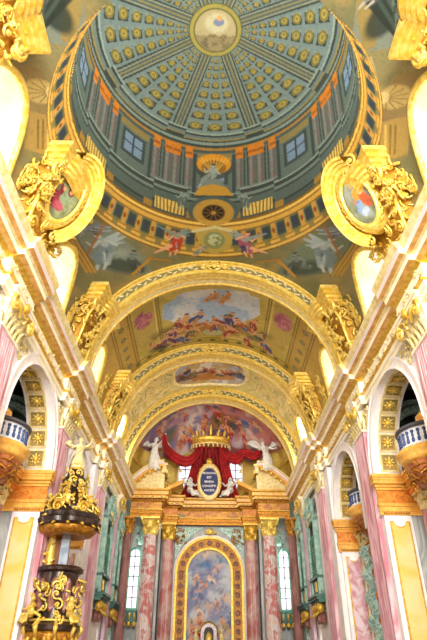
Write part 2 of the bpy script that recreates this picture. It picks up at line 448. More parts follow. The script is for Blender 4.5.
# ------------------------------------------------------------ painted vault
def circ_param(px,py,c0,r0,c1,r1):
    """t in 0..1 between circle (centre y c0, radius r0) and (c1, r1)"""
    lo=np.zeros(len(px));hi=np.ones(len(px))
    for _ in range(22):
        t=(lo+hi)/2;ins=np.hypot(px,py-(c0+(c1-c0)*t))<(r0+(r1-r0)*t)
        hi=np.where(ins,t,hi);lo=np.where(ins,lo,t)
    return (lo+hi)/2
def paint_dome(X):
    P=X.reshape(-1,3);E=V(-.2,0,1.6);k=(21.4-E[2])/(P[:,2]-E[2])
    x=E[0]+(P[:,0]-E[0])*k;y=E[1]+(P[:,1]-E[1])*k;x0=-.1
    T=Paint(x,y,'#9c9066')
    # spandrels ------------------------------------------------
    T.noise('#85835f',.5,.35,.6,seed=3);T.noise('#b79c66',.8,.5,.7,.6,seed=5)
    for s in (-1,1):
        # grey figure groups beside the big arch
        cx=s*5.7 if s>0 else -6.3
        T.fill(T.poly([(s*3.6,24.6),(s*4.3,22.6),(s*5.6,20.9),(s*7.3,19.2),(s*8.3,20.6),(s*7.6,22.4),(s*6.6,24.4)]),'#8b9487' if s<0 else '#7f8a76')
        T.fill(T.ell(s*5.4,23.9,1.6,.9,-.2*s,.5),'#4f5d55',.95);T.noise('#a9b2aa',1.6,.5,.62,.6,seed=7,mask=T.ell(s*6.0,23.0,1.7,1.2,0,.5))
        T.figure(s*6.0,22.6,3.0,PI+.3*s,'#8496a0','#c0c8c8','#a8b6bc','#b4c0c4',seed=3,flip=-s)
        T.figure(s*4.9,23.6,2.2,PI-.3*s,'#55625f','#8d9893','#48554f',None,seed=5,flip=s)
        T.figure(s*6.8,21.0,2.0,PI+1.0*s,'#8d97a3','#a9b0b4','#7c8696','#a7b2bb',seed=9,flip=s)
        T.fill(T.seg(s*5.9,20.4,s*7.6,23.4,.09),'#b4793c',.8)
        # gilded corner strips
        T.fill(T.seg(s*4.9,24.7,s*3.7,23.2,.12),'#c99a3e');T.fill(T.seg(s*3.7,23.2,s*2.6,23.4,.1),'#b88a38')
        T.fill(T.poly([(s*8.6,20.6),(s*7.9,20.9),(s*7.0,24.6),(s*7.7,24.6)]),'#caa453')
        for q in (0,.25,.5): T.fill(T.seg(s*(8.3-q),20.7,s*(7.5-q),24.6,.04),'#7d6126',.8)
        # near spandrel: shell, panel, dark draperies
        T.fill(T.poly([(s*7.7,11.6),(s*7.0,11.8),(s*6.8,13.6),(s*7.4,13.9),(s*9.5,13.5),(s*9.0,11.0)]),'#9c875c')
        T.fill(T.ell(s*7.35,12.75,.75,.62,0,.2),'#c8b075');
        for q in range(7):
            a=q*.45-.2;T.fill(T.seg(s*7.0,12.8,s*(7.0+.9*cos(a-1.1)),12.8+.6*sin(a-1.1),.03),'#8e7440',.8)
        T.fill(T.ell(s*6.85,12.8,.3,.3),'#e2cf9a',.8)
        T.fill(T.poly([(s*7.5,13.8),(s*7.0,14.0),(s*7.4,16.2),(s*8.8,15.6),(s*8.3,13.6)]),'#b79b5c')
        for q in (0,.22,.44): T.fill(T.seg(s*(7.35+q),14.1,s*(7.75+q),15.6,.05),'#e6c978' if q==0 else '#846a34',.85)
        T.fill(T.poly([(s*4.7,7.6),(s*5.0,10.3),(s*6.3,11.2),(s*7.2,10.6),(s*7.4,7)]),'#8d9488')
        T.fill(T.poly([(s*4.4,7),(s*5.0,9.6),(s*5.6,10.9),(s*6.0,10.6),(s*5.2,8.0),(s*5.1,7)]),'#a3905a')
        T.fill(T.ell(s*6.0,9.6,.6,1.0,.5*s,.3)*.9,'#33433c');[T.fill(T.seg(s*5.3,8.0+.2*q,s*(6.3+.13*q),8.9+.33*q,.2,.05),'#2c3b35' if q%2 else '#4f6058',.95) for q in range(6)];
        for q in range(7): T.fill(T.seg(s*(5.7+.14*q),8.2+.25*q,s*(6.5+.05*q),9.4+.28*q,.045,.02),'#7c8b82' if q%2 else '#16211c',.8)
        if s>0: T.figure(5.75,8.6,1.5,PI,'#8a8c86','#b9b4a8','#5c6468',None,seed=2)
        T.fill(T.poly([(s*5.6,10.9),(s*6.9,10.6),(s*7.0,11.5),(s*6.3,12.1)]),'#9a9168')
        T.fill(T.seg(s*5.9,11.1,s*6.6,12.4,.07),'#c9b88c',.7)
    # the painted ring cornice ---------------------------------
    def inside(c,r): return np.hypot(x-x0,y-c)<r
    IN=inside(13.95,6.12);OUT=inside(15.62,7.47)
    t=circ_param(x-x0,y,13.95,6.12,15.62,7.47);cc=13.95+1.67*t;ph=np.arctan2(y-cc,x-x0)
    ring=(OUT&~IN).astype(float)
    side=np.abs(np.cos(ph))
    T.fill(ring,'#c9a246');T.fill(ring*side**2,'#cfa05c',.8)
    for a,b,cl,al in ((0,.06,'#8c6a24',1),(.06,.12,'#e6c870',1),(.12,.17,'#a67c30',1),(.17,.26,'#d9b257',.8),(.27,.31,'#8c6420',.8),(.72,.75,'#94701f',.9),(.76,.83,'#dcb860',.8),(.84,.87,'#84621f',.9),(.9,.94,'#e3c675',.9),(.96,1,'#7d5c20',.9)):
        T.fill(ring*((t>=a)&(t<b)),cl,al)
    n=50;dp=2*PI/n;f=((ph+dp*.5)%dp)/dp-.5;aa=np.abs(f)*dp*6.8
    band=np.abs(t-.50)
    T.fill(ring*(band<.2)*(aa<.30),'#6f7658');T.fill(ring*(band<.155)*(aa<.23),'#434f4a');T.fill(ring*(band<.09)*(aa<.12),'#38455e')
    T.fill(ring*((f>0))*(band<.19)*(aa<.28)*(aa>.22),'#97a086',.8)
    T.fill(ring*(band<.14)*(aa>.4),'#cf8f45',.7);T.fill(ring*(np.hypot(band*1.3,.5*dp*6.8-aa)<.09),'#8a4f1c',.9)
    # consoles hanging under the squares on the far side
    T.fill(ring*(t>.70)*(t<.86)*(aa<.16),'#8b8250',.9)
    # the drum --------------------------------------------------
    drum=IN.astype(float)
    t=circ_param(x-x0,y,10.39,4.76,13.95,6.12);cc=10.39+3.56*t;ph=np.arctan2(y-cc,x-x0)
    T.fill(drum,'#68766f')
    T.fill(drum*np.clip(fbm(x*2,y*2,4)*1.6-.6,0,1),'#7f8a80',.6)
    seg=PI/4;g=((ph-PI/2+seg/2)%seg)/seg-.5     # -.5..+.5 inside a bay, ribs at the ends
    e=.5-np.abs(g);sg=np.sign(g)
    w=lambda a,b:((t>=a)&(t<b)).astype(float)
    wall=w(.06,.62)
    T.fill(drum*wall*(np.abs(g)<.36),'#74817a')
    for a,b,cl in ((0,.03,'#9aa79e'),(.03,.06,'#3f4d4b'),(.06,.09,'#b08a3c'),(.09,.12,'#55635f')): T.fill(drum*w(a,b),cl,.9)
    # windows in the diagonal bays
    T.fill(drum*wall*(np.abs(g)<.16)*w(.22,.50),'#4a5855');T.fill(drum*(np.abs(g)<.12)*w(.25,.46),'#8fa3b8');T.fill(drum*((np.abs(g)<.012)|(np.abs(t-.35)<.008))*(np.abs(g)<.12)*w(.25,.46),'#3d4a55')
    T.fill(drum*(np.abs(g)<.2)*w(.13,.2),'#9c8a4a',.8)
    # paired columns by the ribs
    for c0,ww in ((.05,.034),(.2,.03)):
        col=(np.abs(e-c0)<ww).astype(float)
        T.fill(drum*col*w(.1,.66),'#9a938d');T.fill(drum*col*w(.1,.66)*(sg*(e-c0)>0),'#6d6a68',.8)
        T.fill(drum*col*w(.2,.6)*np.clip(fbm(x*5,y*5,8)*3-1.5,0,1),'#a0706a',.6)
        T.fill(drum*(np.abs(e-c0)<ww*1.45)*w(.07,.2),'#d08a2a');T.fill(drum*(np.abs(e-c0)<ww*1.3)*w(.13,.16),'#8a5516',.7)
    T.fill(drum*(np.abs(e-.125)<.028)*w(.14,.62),'#34413f',.85);T.fill(drum*(np.abs(e-.27)<.02)*w(.14,.62),'#3a4745',.8)
    T.fill(drum*(np.abs(e-.125)<.012)*w(.14,.62),'#7d8a84',.8)
    T.fill(drum*(e<.25)*w(.55,.62),'#8b9890',.8);T.fill(drum*(e<.25)*w(.585,.6),'#2f3b3a',.9)
    # stepped base cornice and pedestals
    jog=.05*(e<.2)
    tt=t+jog
    for a,b,cl in ((.62,.64,'#aab4a8'),(.64,.69,'#3e4b49'),(.69,.73,'#8c9990'),(.73,.76,'#46544f'),(.76,.90,'#6a7872'),(.90,.93,'#36433f'),(.93,1.1,'#5b6863')):
        T.fill(drum*((tt>=a)&(tt<b)),cl,.95)
    # gilded wave consoles
    con=drum*(e<.17)*w(.80,.97);T.fill(con,'#c9a748');T.fill(con*(np.sin(e*150+t*9)>.1),'#efd98a',.8);T.fill(con*(np.sin(e*150+t*9)<-.6),'#7a6226',.8)
    con=drum*(np.abs(np.abs(g)-.25)<.05)*w(.9,.99);T.fill(con,'#b9933c',.9)
    # niche with seated statue, in the bay over the arch
    fx=lambda *a:T.ell(*a)
    T.fill(fx(-.12,16.55,.95,.75,0,.1),'#4d5a52',.9)
    T.fill(fx(-.12,16.35,.85,.62,0,.1),'#d9a02c');T.fill(fx(-.12,16.55,.62,.45,0,.1),'#9c7426')
    for q in range(-4,5): T.fill(T.seg(-.12,16.9,-.12+.19*q,16.0,.025),'#f2d070',.6)
    T.figure(-.14,17.1,1.5,PI,'#9aa39a','#b6bdb2','#7f8a82',seed=4)
    T.fill(fx(-.14,17.6,.6,.4,0,.2),'#8d968e')
    T.fill(T.poly([(-1.1,18.3),(-.8,17.75),(-.15,17.55),(.5,17.75),(.9,18.3)]),'#c9a040');T.fill(T.seg(-1.1,18.4,1.0,18.4,.1),'#4a5754')
    # round window in a gilded surround with curved pediment
    T.fill(T.ell(-.1,19.45,1.35,1.15,0,.05)*(y<19.9),'#62706c');T.fill(T.ell(-.1,19.5,1.1,.98,0,.05),'#c2a04a')
    T.fill(fx(-.1,19.5,.62,.6,0,.05),'#6d5220');T.fill(fx(-.1,19.5,.54,.52,0,.05),'#231512')
    for q in range(10):
        a=q*PI/5;T.fill(T.seg(-.1,19.5,-.1+.5*cos(a),19.5+.5*sin(a),.02),'#b08a3c',.9)
    T.fill(fx(-.1,19.5,.14,.14),'#c29a48')
    for s in (-1,1): T.figure(-.1+s*1.45,18.6,1.2,PI+.3*s,'#77837c','#a3ada4','#66726b','#8b978f',seed=6,flip=-s)
    # coffered dome ----------------------------------------------
    cof=(inside(10.39,4.76)&IN).astype(float)
    t=circ_param(x-x0,y,10.17,.92,10.39,4.76);cc=10.17+.22*t;ph=np.arctan2(y-cc,x-x0)
    R=.92+3.84*t
    T.fill(cof,'#82918f');T.fill(cof*np.clip(fbm(x*1.5,y*1.5,14)*2-.8,0,1),'#8d9c9a',.7)
    T.fill(cof*np.clip(np.sin(ph)*.5+.1,0,1),'#93a09a',.5)
    g=((ph-PI/2+seg/2)%seg)/seg-.5
    dist=(.5-np.abs(g))*seg*R
    hw=.30+.10*t
    # coffers: three columns, nine rows
    edges=[.03,.09,.165,.255,.36,.475,.60,.73,.865]
    ua=g*seg*R/(seg*R/2-hw*.75)      # -1..1 across the usable bay
    colw=2/3
    ci=np.floor((ua+1)/colw);cu=((ua+1)/colw-ci)*2-1
    ok=(np.abs(ua)<1)
    for i in range(8):
        a,b=edges[i],edges[i+1];cv=(t-a)/(b-a)*2-1
        m=cof*ok*(np.abs(cv)<.76)*(np.abs(cu)<.74)*(t>=a)*(t<b)
        T.fill(m,'#3d4946');T.fill(m*((np.sin(ph)*cv+np.cos(ph)*cu)<-.35),'#a3aea4',.75)
        T.fill(m*(np.hypot(cv,cu)<.66),'#86804a');T.fill(m*(np.abs(np.hypot(cv,cu)-.3)<.09),'#b3a45c',.9)
    # ribs
    T.fill(cof*(dist<hw*.62),'#5d6b68');T.fill(cof*(np.abs(dist-hw*.62)<.03),'#2f3c3b',.9);T.fill(cof*(dist<.035),'#a89c62',.6);T.fill(cof*(np.abs(dist-.14)<.03),'#98a49c',.9);T.fill(cof*(np.abs(dist-hw*.42)<.014),'#a3965c',.7)
    # rim of the dome
    brk=.035*(dist<.42)
    for a,b,cl in ((.885,.905,'#a6b1a6'),(.905,.93,'#3b4846'),(.93,.965,'#7d8b86'),(.965,.98,'#9f9150'),(.98,1.01,'#414e4c')):
        T.fill(cof*((t+brk)>=a)*((t+brk)<b+(.05 if b>1 else 0)),cl,.95)
    # oculus with painted sky and figures
    oc=lambda r:T.ell(-.14,10.17,r,r,0,.04)
    T.fill(oc(1.02),'#5a6238');T.fill(oc(.98),'#a9a05c');T.fill(oc(.84),'#6c6f42');T.fill(oc(.78),'#b9ae8a')
    T.fill(T.ell(-.1,9.9,.5,.42,0,.3),'#c9c6a8');T.fill(T.ell(-.02,9.85,.22,.16,0,.2),'#8793b0');T.fill(T.ell(0,9.7,.12,.12,0,.3),'#e2b070')
    T.fill(oc(.78)*(y>10.35),'#958a6a',.8);T.noise('#6f6a50',6,.5,.6,.7,seed=2,mask=oc(.75)*(y>10.3))
    # arms held by two angels below the ring
    T.fill(T.poly([(-1.0,21.0),(-.5,20.7),(.4,20.7),(1.0,21.1),(.9,22.3),(.0,22.8),(-.9,22.3)]),'#b9a45a')
    T.fill(T.ell(-.02,21.6,.62,.75,0,.12),'#8f9568');T.fill(T.ell(-.02,21.55,.42,.5,0,.12),'#bdc09a');T.noise('#77804e',5,.5,.6,.8,seed=12,mask=T.ell(-.02,21.55,.45,.55))
    T.fill(T.seg(-1.2,20.9,0,20.55,.14),'#cfc497');T.fill(T.seg(0,20.55,1.1,20.9,.14),'#cfc497')
    T.figure(-1.95,21.75,2.0,PI-.35,'#bb4338','#e0ad88','#a83a30','#7f9690',seed=11,flip=1)
    T.fill(T.seg(-2.5,22.1,-3.4,22.7,.18,.08),'#dfae8c');T.fill(T.seg(-2.0,21.3,-3.1,20.5,.22,.06),'#7f9690',.8)
    T.figure(1.5,21.85,2.0,PI+.3,'#b0607a','#e0ad88','#3b3f78','#9ca7a2',seed=13,flip=-1)
    T.fill(T.seg(1.7,21.5,2.8,21.0,.25,.07),'#97a39f',.9);T.fill(T.seg(2.1,22.2,3.0,22.6,.16,.06),'#dfae8c')
    T.figure(-.8,22.5,1.0,PI,'#8a9a90','#d6a684','#7e8a86','#7b8f8c',seed=15)
    T.noise('#3a3424',14,.58,.72,.18,seed=22)
    inn=IN&(np.hypot(x+.14,y-10.17)>1.0);T.c=np.where(inn[:,None]&(T.c[:,0:1]<T.c[:,2:3]*1.9),T.c*np.array([.86,.94,.99]),T.c)
    T.c=np.where((ring>0)[:,None],T.c*1.15,T.c)
    return T.c
def paint_sky(X):
    P=X.reshape(-1,3);u=np.arctan2(P[:,0],P[:,2]-VC)*VR;v=P[:,1]
    T=Paint(u,v,'#bca952')
    T.noise('#d2c070',.7,.4,.6,.8,seed=1);T.noise('#9c8a3a',1.2,.55,.7,.5,seed=2)
    au=np.abs(u);c=28.3
    # painted architecture: bands and little square coffers
    T.fill(((au>5.6)&(au<9.5)).astype(float),'#c09a44',.7)
    for a in (3.55,3.7,5.55,5.75,6.9,7.1): T.fill((np.abs(au-a)<.05).astype(float),'#7d6a2a',.8)
    for a in (24.7,25.0,31.5,31.9): T.fill((np.abs(v-a)<.05).astype(float),'#8a742c',.8)
    for k in range(-9,10):
        T.fill(T.ell(k*.95,24.95,.2,.13,0,.1),'#5f5a34');T.fill(T.ell(k*.95,31.75,.2,.13,0,.1),'#5f5a34')
    for s in (-1,1):
        for k in range(6): T.fill(T.ell(s*6.35,25.6+k*1.1,.24,.24,0,.1),'#6f7a5c');T.fill(T.ell(s*6.35,25.6+k*1.1,.12,.12,0,.1),'#a08c4c')
        T.fill(T.poly([(s*3.8,25.7),(s*5.3,25.7),(s*5.5,29.2),(s*4.3,30.6),(s*3.8,29.6)]),'#bba658')
        m=T.ell(s*4.7,27.2,.72,.95,0,.2)*(fbm(u*2,v*2,5)>.34);T.fill(m,'#b0677e');T.noise('#8f4a5c',3,.5,.62,.7,seed=8,mask=m);T.noise('#d59aa0',4,.55,.65,.6,seed=18,mask=m)
        T.fill(T.seg(s*3.85,25.6,s*3.85,30,.05),'#e6d58c',.7)
    T.fill(T.seg(-1.2,25.15,1.2,25.15,.14),'#9c5a3c')
    # opening to the sky
    sky=np.maximum(T.poly([(-2.9,26.5),(-2.4,26.3),(-2.2,25.9),(2.2,25.7),(2.3,25.95),(2.9,25.95),(3.1,27.6),(2.6,28.4),(1.5,29.6),(-1.7,29.9),(-2.9,28.6),(-3.4,28.0),(-3.3,26.6)]),0)
    T.fill(sky,'#a9c0dc');T.noise('#e6e6e2',.9,.45,.62,.9,seed=4,mask=sky,warp=1);T.noise('#8fa8cc',.6,.5,.7,.4,seed=6,mask=sky)
    T.fill(T.ell(-1.6,30.0,1.8,.8,.15,.3),'#b98c50',.9);T.fill(T.ell(.6,30.2,2.0,1.0,-.1,.3),'#a8763e',.8);T.fill(T.ell(0,30.75,.75,.42,0,.1),'#bac0a2')
    T.fill(T.ell(0,30.75,.85,.5,0,.1),'#7a6a30',.25)
    cols=['#9c3a2c','#b5802f','#3b5590','#8f4050','#4f6a48','#c09c58','#5c3a66','#a85834']
    T.noise('#6a5a34',1.6,.42,.62,.75,seed=41,warp=1,mask=np.maximum(T.ell(-2.6,30.4,2.6,1.3,.35,.4),T.ell(2.4,30.0,2.2,1.0,-.3,.4)))
    rn=random.Random(5)
    for (a,b,h) in ((-1.9,29.4,1.7),(-.9,28.9,1.3),(-3.0,30.4,1.7),(-4.0,31.2,1.5),(.9,29.1,1.5),(1.9,29.6,1.4),(2.6,29.0,1.1),(3.1,30.4,1.3),(.2,29.4,1.0),(-2.4,31.2,1.2),(1.4,30.6,1.3),(-1.4,30.6,1.1),(.3,30.0,1.2),(2.3,31.2,1.1),(-3.3,30.9,1.3),(3.7,31.0,1.2),(-.6,29.8,.9),(1.2,28.6,.8),(-2.5,29.2,1.0)):
        T.figure(a,b,h*1.35,PI+rn.uniform(-.5,.5),rn.choice(cols),'#dba982',rn.choice(cols),None,seed=rn.randrange(99),flip=rn.choice((-1,1)))
    T.fill(T.ell(-3.9,31.3,1.0,.4,.3,.4),'#3f4a36',.6);T.fill(T.ell(3.0,30.6,.8,.35,-.3,.4),'#3f5246',.6)
    for (a,b) in ((.2,26.5),(.7,26.9),(1.0,26.4),(-.2,26.8)): T.figure(a,b,1.0,PI+rn.uniform(-.8,.8),'#c0883c','#d79c70','#8c5a4a',None,seed=rn.randrange(99))
    T.fill(T.ell(.5,26.8,1.0,.5,0,.6),'#b98450',.5)
    T.noise('#4a3c1c',8,.6,.75,.25,seed=31)
    return T.c
def paint_oval(u,v):
    T=Paint(u,v,'#c9b48c');T.noise('#b8c0d6',.8,.4,.6,1,seed=3,warp=1);T.noise('#e8e4e0',1.2,.52,.66,.9,seed=7,warp=1);T.noise('#a85a48',1.4,.55,.65,.7,seed=9)
    T.fill(T.ell(0,.9,2.2,.7,0,.4),'#c08a40',.85);T.fill(T.ell(-2.0,.5,1.0,.8,0,.4),'#4a3a30',.7);T.fill(T.ell(2.1,.2,.9,.6,0,.4),'#5a6a9a',.7)
    rn=random.Random(8);cols=['#b5402f','#47629c','#8a4a5a','#5a7a58','#2f3c5c']
    for k in range(11):
        T.figure(-2.2+k*.44,rn.uniform(-.5,.7),1.1,PI+rn.uniform(-.6,.6),rn.choice(cols),'#dba982',rn.choice(cols),None,seed=k,flip=rn.choice((-1,1)))
    return T
def paint_apse(X):
    X=X.copy();X[:,:,2]=21.2-(X[:,:,1]-40.6)*.95
    # u across, v height on the surface
    P=X.reshape(-1,3);u=P[:,0];v=P[:,2]
    T=Paint(u,v,'#b9a8b8');T.noise('#c98a86',.45,.42,.6,1,seed=3,warp=1.5);T.noise('#8d84a8',.6,.5,.65,.9,seed=5,warp=2);T.noise('#e2d2c4',.9,.55,.68,.8,seed=8,warp=2);T.noise('#a0493c',1.1,.58,.68,.8,seed=12,warp=2);T.noise('#6a7a9c',.9,.6,.7,.7,seed=15,warp=1)
    T.fill(T.ell(1.3,17.9,1.8,1.1,0,.5),'#3e4c44',.85);T.fill(T.ell(-4.0,17.6,1.3,.8,.4,.5),'#5a6a4c',.7);T.noise('#c0883c',2,.5,.6,.6,seed=17,mask=T.ell(1.3,17.9,2,1.2,0,.5))
    T.fill(T.ell(0,19.9,.7,.22,0,.5),'#c8d8d0',.8)
    rn=random.Random(4);cols=['#b5402f','#c98a3a','#5a70a0','#a24a5a','#d0b8a0','#c2573e']
    for k in range(26):
        T.figure(rn.uniform(-4.8,4.8),rn.uniform(16.6,20.4),1.15,rn.uniform(-.8,.8),rn.choice(cols),'#e0a888',rn.choice(cols),None,seed=k,flip=rn.choice((-1,1)))
    return T.c
def paint_altar(u,v):
    T=Paint(u,v,'#8f9ab8');T.noise('#c9d0dc',.8,.45,.62,.9,seed=3,warp=1.5);T.noise('#7c84b0',.9,.45,.6,.8,seed=6,warp=1);T.noise('#d8bfa0',1.1,.55,.68,.7,seed=9,warp=2)
    T.fill(np.clip((v-9.0)/1.3,0,1),'#e8cf94',.75)
    T.fill(T.ell(-.3,8.7,.7,.35,0,.5),'#5f8fc0',.9);T.fill(T.ell(.9,9.1,.5,.3,0,.5),'#7fa0c0',.7)
    rn=random.Random(6);cols=['#6a86b8','#d8c0a8','#b8a0b0','#8f98c0','#e0d0c0','#b07a70']
    for k in range(14): T.figure(rn.uniform(-1.4,1.4),rn.uniform(4.6,9.2),1.0,rn.uniform(-.8,.8),rn.choice(cols),'#d8b098',rn.choice(cols),None,seed=k,flip=rn.choice((-1,1)))
    for (a,b,cl) in ((-1.2,4.0,'#c2402f'),(-.7,4.5,'#b8583c'),(1.1,4.4,'#c0a070'),(-1.3,3.2,'#c03a30'),(.9,3.4,'#5a6a9a')): T.figure(a,b,1.3,.2,cl,'#dba982',cl,None,seed=3)
    T.noise('#4a4c70',3,.6,.72,.5,seed=15)
    return T
# coarse structural shell a little outside the painted skin
X=vault_points(-8,44,260,64,-.06);o=gridmesh('ceiling',X,'olive');struct(o)
X=vault_points(7.0,23.15,int(500*Q),int(640*Q));o=gridmesh('dome_fresco',X,'fresco');bake(o,paint_dome(X)*np.array([.95,1.,1.]),.92,1.2)
tag(o,'painted grey-green coffered dome with round centre and gold ring, on the nearest vault bay','painting')
X=vault_points(24.2,32.3,int(260*Q),int(460*Q));o=gridmesh('sky_fresco',X,'fresco');bake(o,paint_sky(X),1.0,1.12)
tag(o,'ceiling fresco of blue sky and many figures, between the nearest and second big arches','painting')
# ------------------------------------------------------------ carved ornament
def ornament(b,o,u,v,w,h,n,size,seed,nn=None,depth=.12,sym=False):
    """scrolls, leaves and berries laid over the rectangle o + u*[-w/2,w/2] + v*[0,h]; nn = outward normal"""
    rn=random.Random(seed);o=np.array(o,float);u=nrm(u);v=nrm(v);nn=nrm(np.cross(u,v)) if nn is None else nrm(nn)
    for i in range(n):
        a=rn.uniform(-.5,.5)*w;c=rn.uniform(0,1)*h;k=rn.random();s=size*rn.uniform(.6,1.25)
        for sg in ((1,-1) if sym else (1,)):
            p=o+u*a*sg+v*c+nn*depth*rn.uniform(0,.8)
            if k<.42: b.scroll(p,u*sg,v,s,s*.24,rn.uniform(1.1,1.6),rn.choice((-1,1)),rn.uniform(0,6),5,12)
            elif k<.86:
                q=rn.uniform(0,2*PI);d=u*cos(q)*sg+v*sin(q);b.leaf(p,d,nn,s*2.1,s*.9,.45,.2)
            else: b.blob(p+nn*s*.2,s*.36,6,4)
def festoon(b,p0,p1,drop,r,n,seed,up=V(0,0,1)):
    rn=random.Random(seed);p0=np.array(p0,float);p1=np.array(p1,float)
    for i in range(n+1):
        t=i/n;p=p0+(p1-p0)*t-up*drop*4*t*(1-t);b.blob(p,r*(.7+.6*sin(PI*t)),6,4,jit=.3,rnd=rn)
# ------------------------------------------------------------ entablature
ENT=[(0,11.75,0),(.14,11.75,1),(.14,11.95,0),(.2,11.97,1),(.2,12.17,3),(.28,12.2,3),(.28,12.28,4),(.14,12.3,0),(.14,12.88,3),(.2,12.92,3),(.3,13.0,2),(.5,13.03,1),
     (.52,13.21,4),(.6,13.27,2),(.76,13.3,5),(.78,13.52,4),(.85,13.6,4),(.9,13.72,4),(.92,13.8,4),(-.45,13.82,4)]
ENTM=['cream','cream','soffit_gold','gold','gold_pale','pinkwhite']
def ressauts():
    P=[(-8,0)]
    for y in PILR:
        h=1.35
        base=.22 if y>31 else 0
        if P[-1][1]!=base and y>31: P+= [(y-2.2,P[-1][1]),(y-2.2,base)]
        P+=[(y-h,base),(y-h,base+.22),(y+h,base+.22),(y+h,base)]
    P+=[(CHY+.2,P[-1][1])];return P
PILR=[-1.9,6.6,14.6,23.2,32.7]
def entablature(s,name):
    b=MB();path=ressauts()
    for k in range(len(path)-1):
        (y0,o0),(y1,o1)=path[k],path[k+1]
        for j in range(len(ENT)-1):
            (d0,z0,m),(d1,z1,_)=ENT[j],ENT[j+1]
            if z0<12.29 and False: pass
            b.m=m if j not in () else 0
            b.quad((s*(XW-d0-o0),y0,z0),(s*(XW-d0-o1),y1,z0),(s*(XW-d1-o1),y1,z1),(s*(XW-d1-o0),y0,z1))
    o=b.build(name,ENTM);struct(o)
    # carved frieze: pierced studs and foliage, raised panels over the pilasters
    q=MB();rn=random.Random(4)
    off=lambda y:[a[1] for a,c in zip(path,path[1:]) if a[0]<=y<=c[0] and a[0]!=c[0]][0]
    y=8.0
    while y<42.8:
        x=s*(XW-.16-off(y));q.blob((x,y,12.42),(.05,.09,.07),6,4);y+=.55
    o=q.build('frieze_studs','gold_dark',o,True);o.name='frieze_stud_row'
    q=MB();y=8.2
    while y<42.5:
        x=s*(XW-.15-off(y));ornament(q,(x,y,12.48),(0,1,0),(0,0,1),.75,.32,3,.12,int(y*10)%97,(-s,0,0),.03);y+=.9
    q.build('frieze_foliage','gold_pale',bpy.data.objects[name],True)
entablature(-1,'trim_1');entablature(1,'trim_2')
# ------------------------------------------------------------ giant pilasters
def pilaster(label,group,w=1.56,flutes=True,shaftmat='pink_marble',ztop=10.78,h=1.35,plain=False):
    """local frame: origin on the floor at the wall face, the shaft projects towards -x"""
    t=thing('giant_pilaster',label,'pilaster',(0,0,0),group)
    b=MB();d=.2
    b.bx(-.32,0,-w/2-.12,w/2+.12,0,1.5);b.bx(-.36,0,-w/2-.16,w/2+.16,1.5,1.65);b.build('pedestal','grey_marble',t)
    b=MB()
    for z0,z1,e in ((1.65,1.85,.1),(1.85,1.95,.04),(1.95,2.08,.07)): b.bx(-d-e,0,-w/2-e,w/2+e,z0,z1)
    b.build('base','gold_pale',t)
    # fluted shaft
    b=MB();pts=[(0,-w/2)];n=7;m=.16;fw_=(w-2*m)/n
    pts.append((-d,-w/2))
    for k in range(n):
        y=-w/2+m+k*fw_
        pts+=[(-d,y+.04),(-d+.035,y+.07),(-d+.045,y+fw_/2),(-d+.035,y+fw_-.07),(-d,y+fw_-.04)]
    pts+=[(-d,w/2),(0,w/2)]
    b.prism(pts,(0,0,2.08),(1,0,0),(0,1,0),(0,0,ztop-2.08));b.build('shaft',shaftmat,t)
    # capital: bell, two tiers of leaves, volutes, abacus
    c=thing('capital',None,None);c.parent=t;bpy.data.objects.remove(c)
    b=MB();b.bx(-d-.06,0,-w/2-.06,w/2+.06,ztop,ztop+.1)
    rings=[]
    for z,e in ((ztop+.1,0),(ztop+.5,.03),(ztop+.9,.14),(ztop+h-.22,.24)): rings.append([(0,-w/2-e,z),(-d-e,-w/2-e,z),(-d-e,w/2+e,z),(0,w/2+e,z)])
    b.loft(rings)
    b.bx(-d-.34,0,-w/2-.32,w/2+.32,ztop+h-.22,ztop+h-.1);b.bx(-d-.4,0,-w/2-.38,w/2+.38,ztop+h-.1,ztop+h)
    cap=b.build('capital','cream',t)
    b=MB();rn=random.Random(2)
    for tier,(zz,n,l) in enumerate(((ztop+.08,5,.55),(ztop+.38,4,.62))):
        for k in range(n):
            y=-w/2+w*(k+.5)/n;b.leaf((-d-.04-.03*tier,y,zz),(0,0,1),(-1,0,0),l,w/n*1.05,.42,.16)
        for sd in (-1,1): b.leaf((-d/2,sd*(w/2+.03),zz),(0,0,1),(0,sd,0),l,.3,.42,.16)
    b.build('acanthus_leaves','gold_pale',cap,True)
    for sd in (-1,1):
        b=MB();b.scroll((-d-.3,sd*(w/2+.02),ztop+h-.5),(0,sd,0),(0,0,1),.27,.085,1.7,-1,PI/2,6,20)
        b.tube([(-d-.28,sd*w*.12,ztop+.65),(-d-.3,sd*w*.25,ztop+h-.32),(-d-.3,sd*(w/2-.05),ztop+h-.24)],.06,6)
        b.build('volute','gold_bright',cap,True)
    b=MB();b.blob((-d-.36,0,ztop+h-.18),(.12,.2,.2),8,6);
    for a in (-.5,0,.5): b.leaf((-d-.3,0,ztop+h-.25),(0,sin(a),-cos(a)),(-1,0,0),.4,.16,.3)
    b.build('rosette','gold',cap,True)
    return t
PILY=[6.6,14.9,23.6,32.7]
LB={-1:{14.9:'tall fluted pink pilaster at the left edge, nearest on the left wall',23.6:'pink pilaster partly hidden behind the gilded pulpit on the left wall',32.7:'pink pilaster beside the first left green organ case, right of the pulpit',39.45:'narrow pink pilaster between the two left green organ cases'},
     1:{14.9:'tall fluted pink pilaster at the right edge, nearest on the right wall',23.6:'pink pilaster between the two arches of the right wall',32.7:'pink pilaster between the far right arch and the green organ cases',39.45:'narrow pink pilaster between the two right green organ cases'}}
p0=pilaster(LB[1][14.9],None);p0.location=(XW,14.9,0)
bigp=[p0]
for s in (1,-1):
    for y in (14.9,23.6,32.7):
        if (s,y)!=(1,14.9): dup(p0,(s*(XW-(.22 if y>31 else 0)),y,0),mirror=s<0,label=LB[s][y])
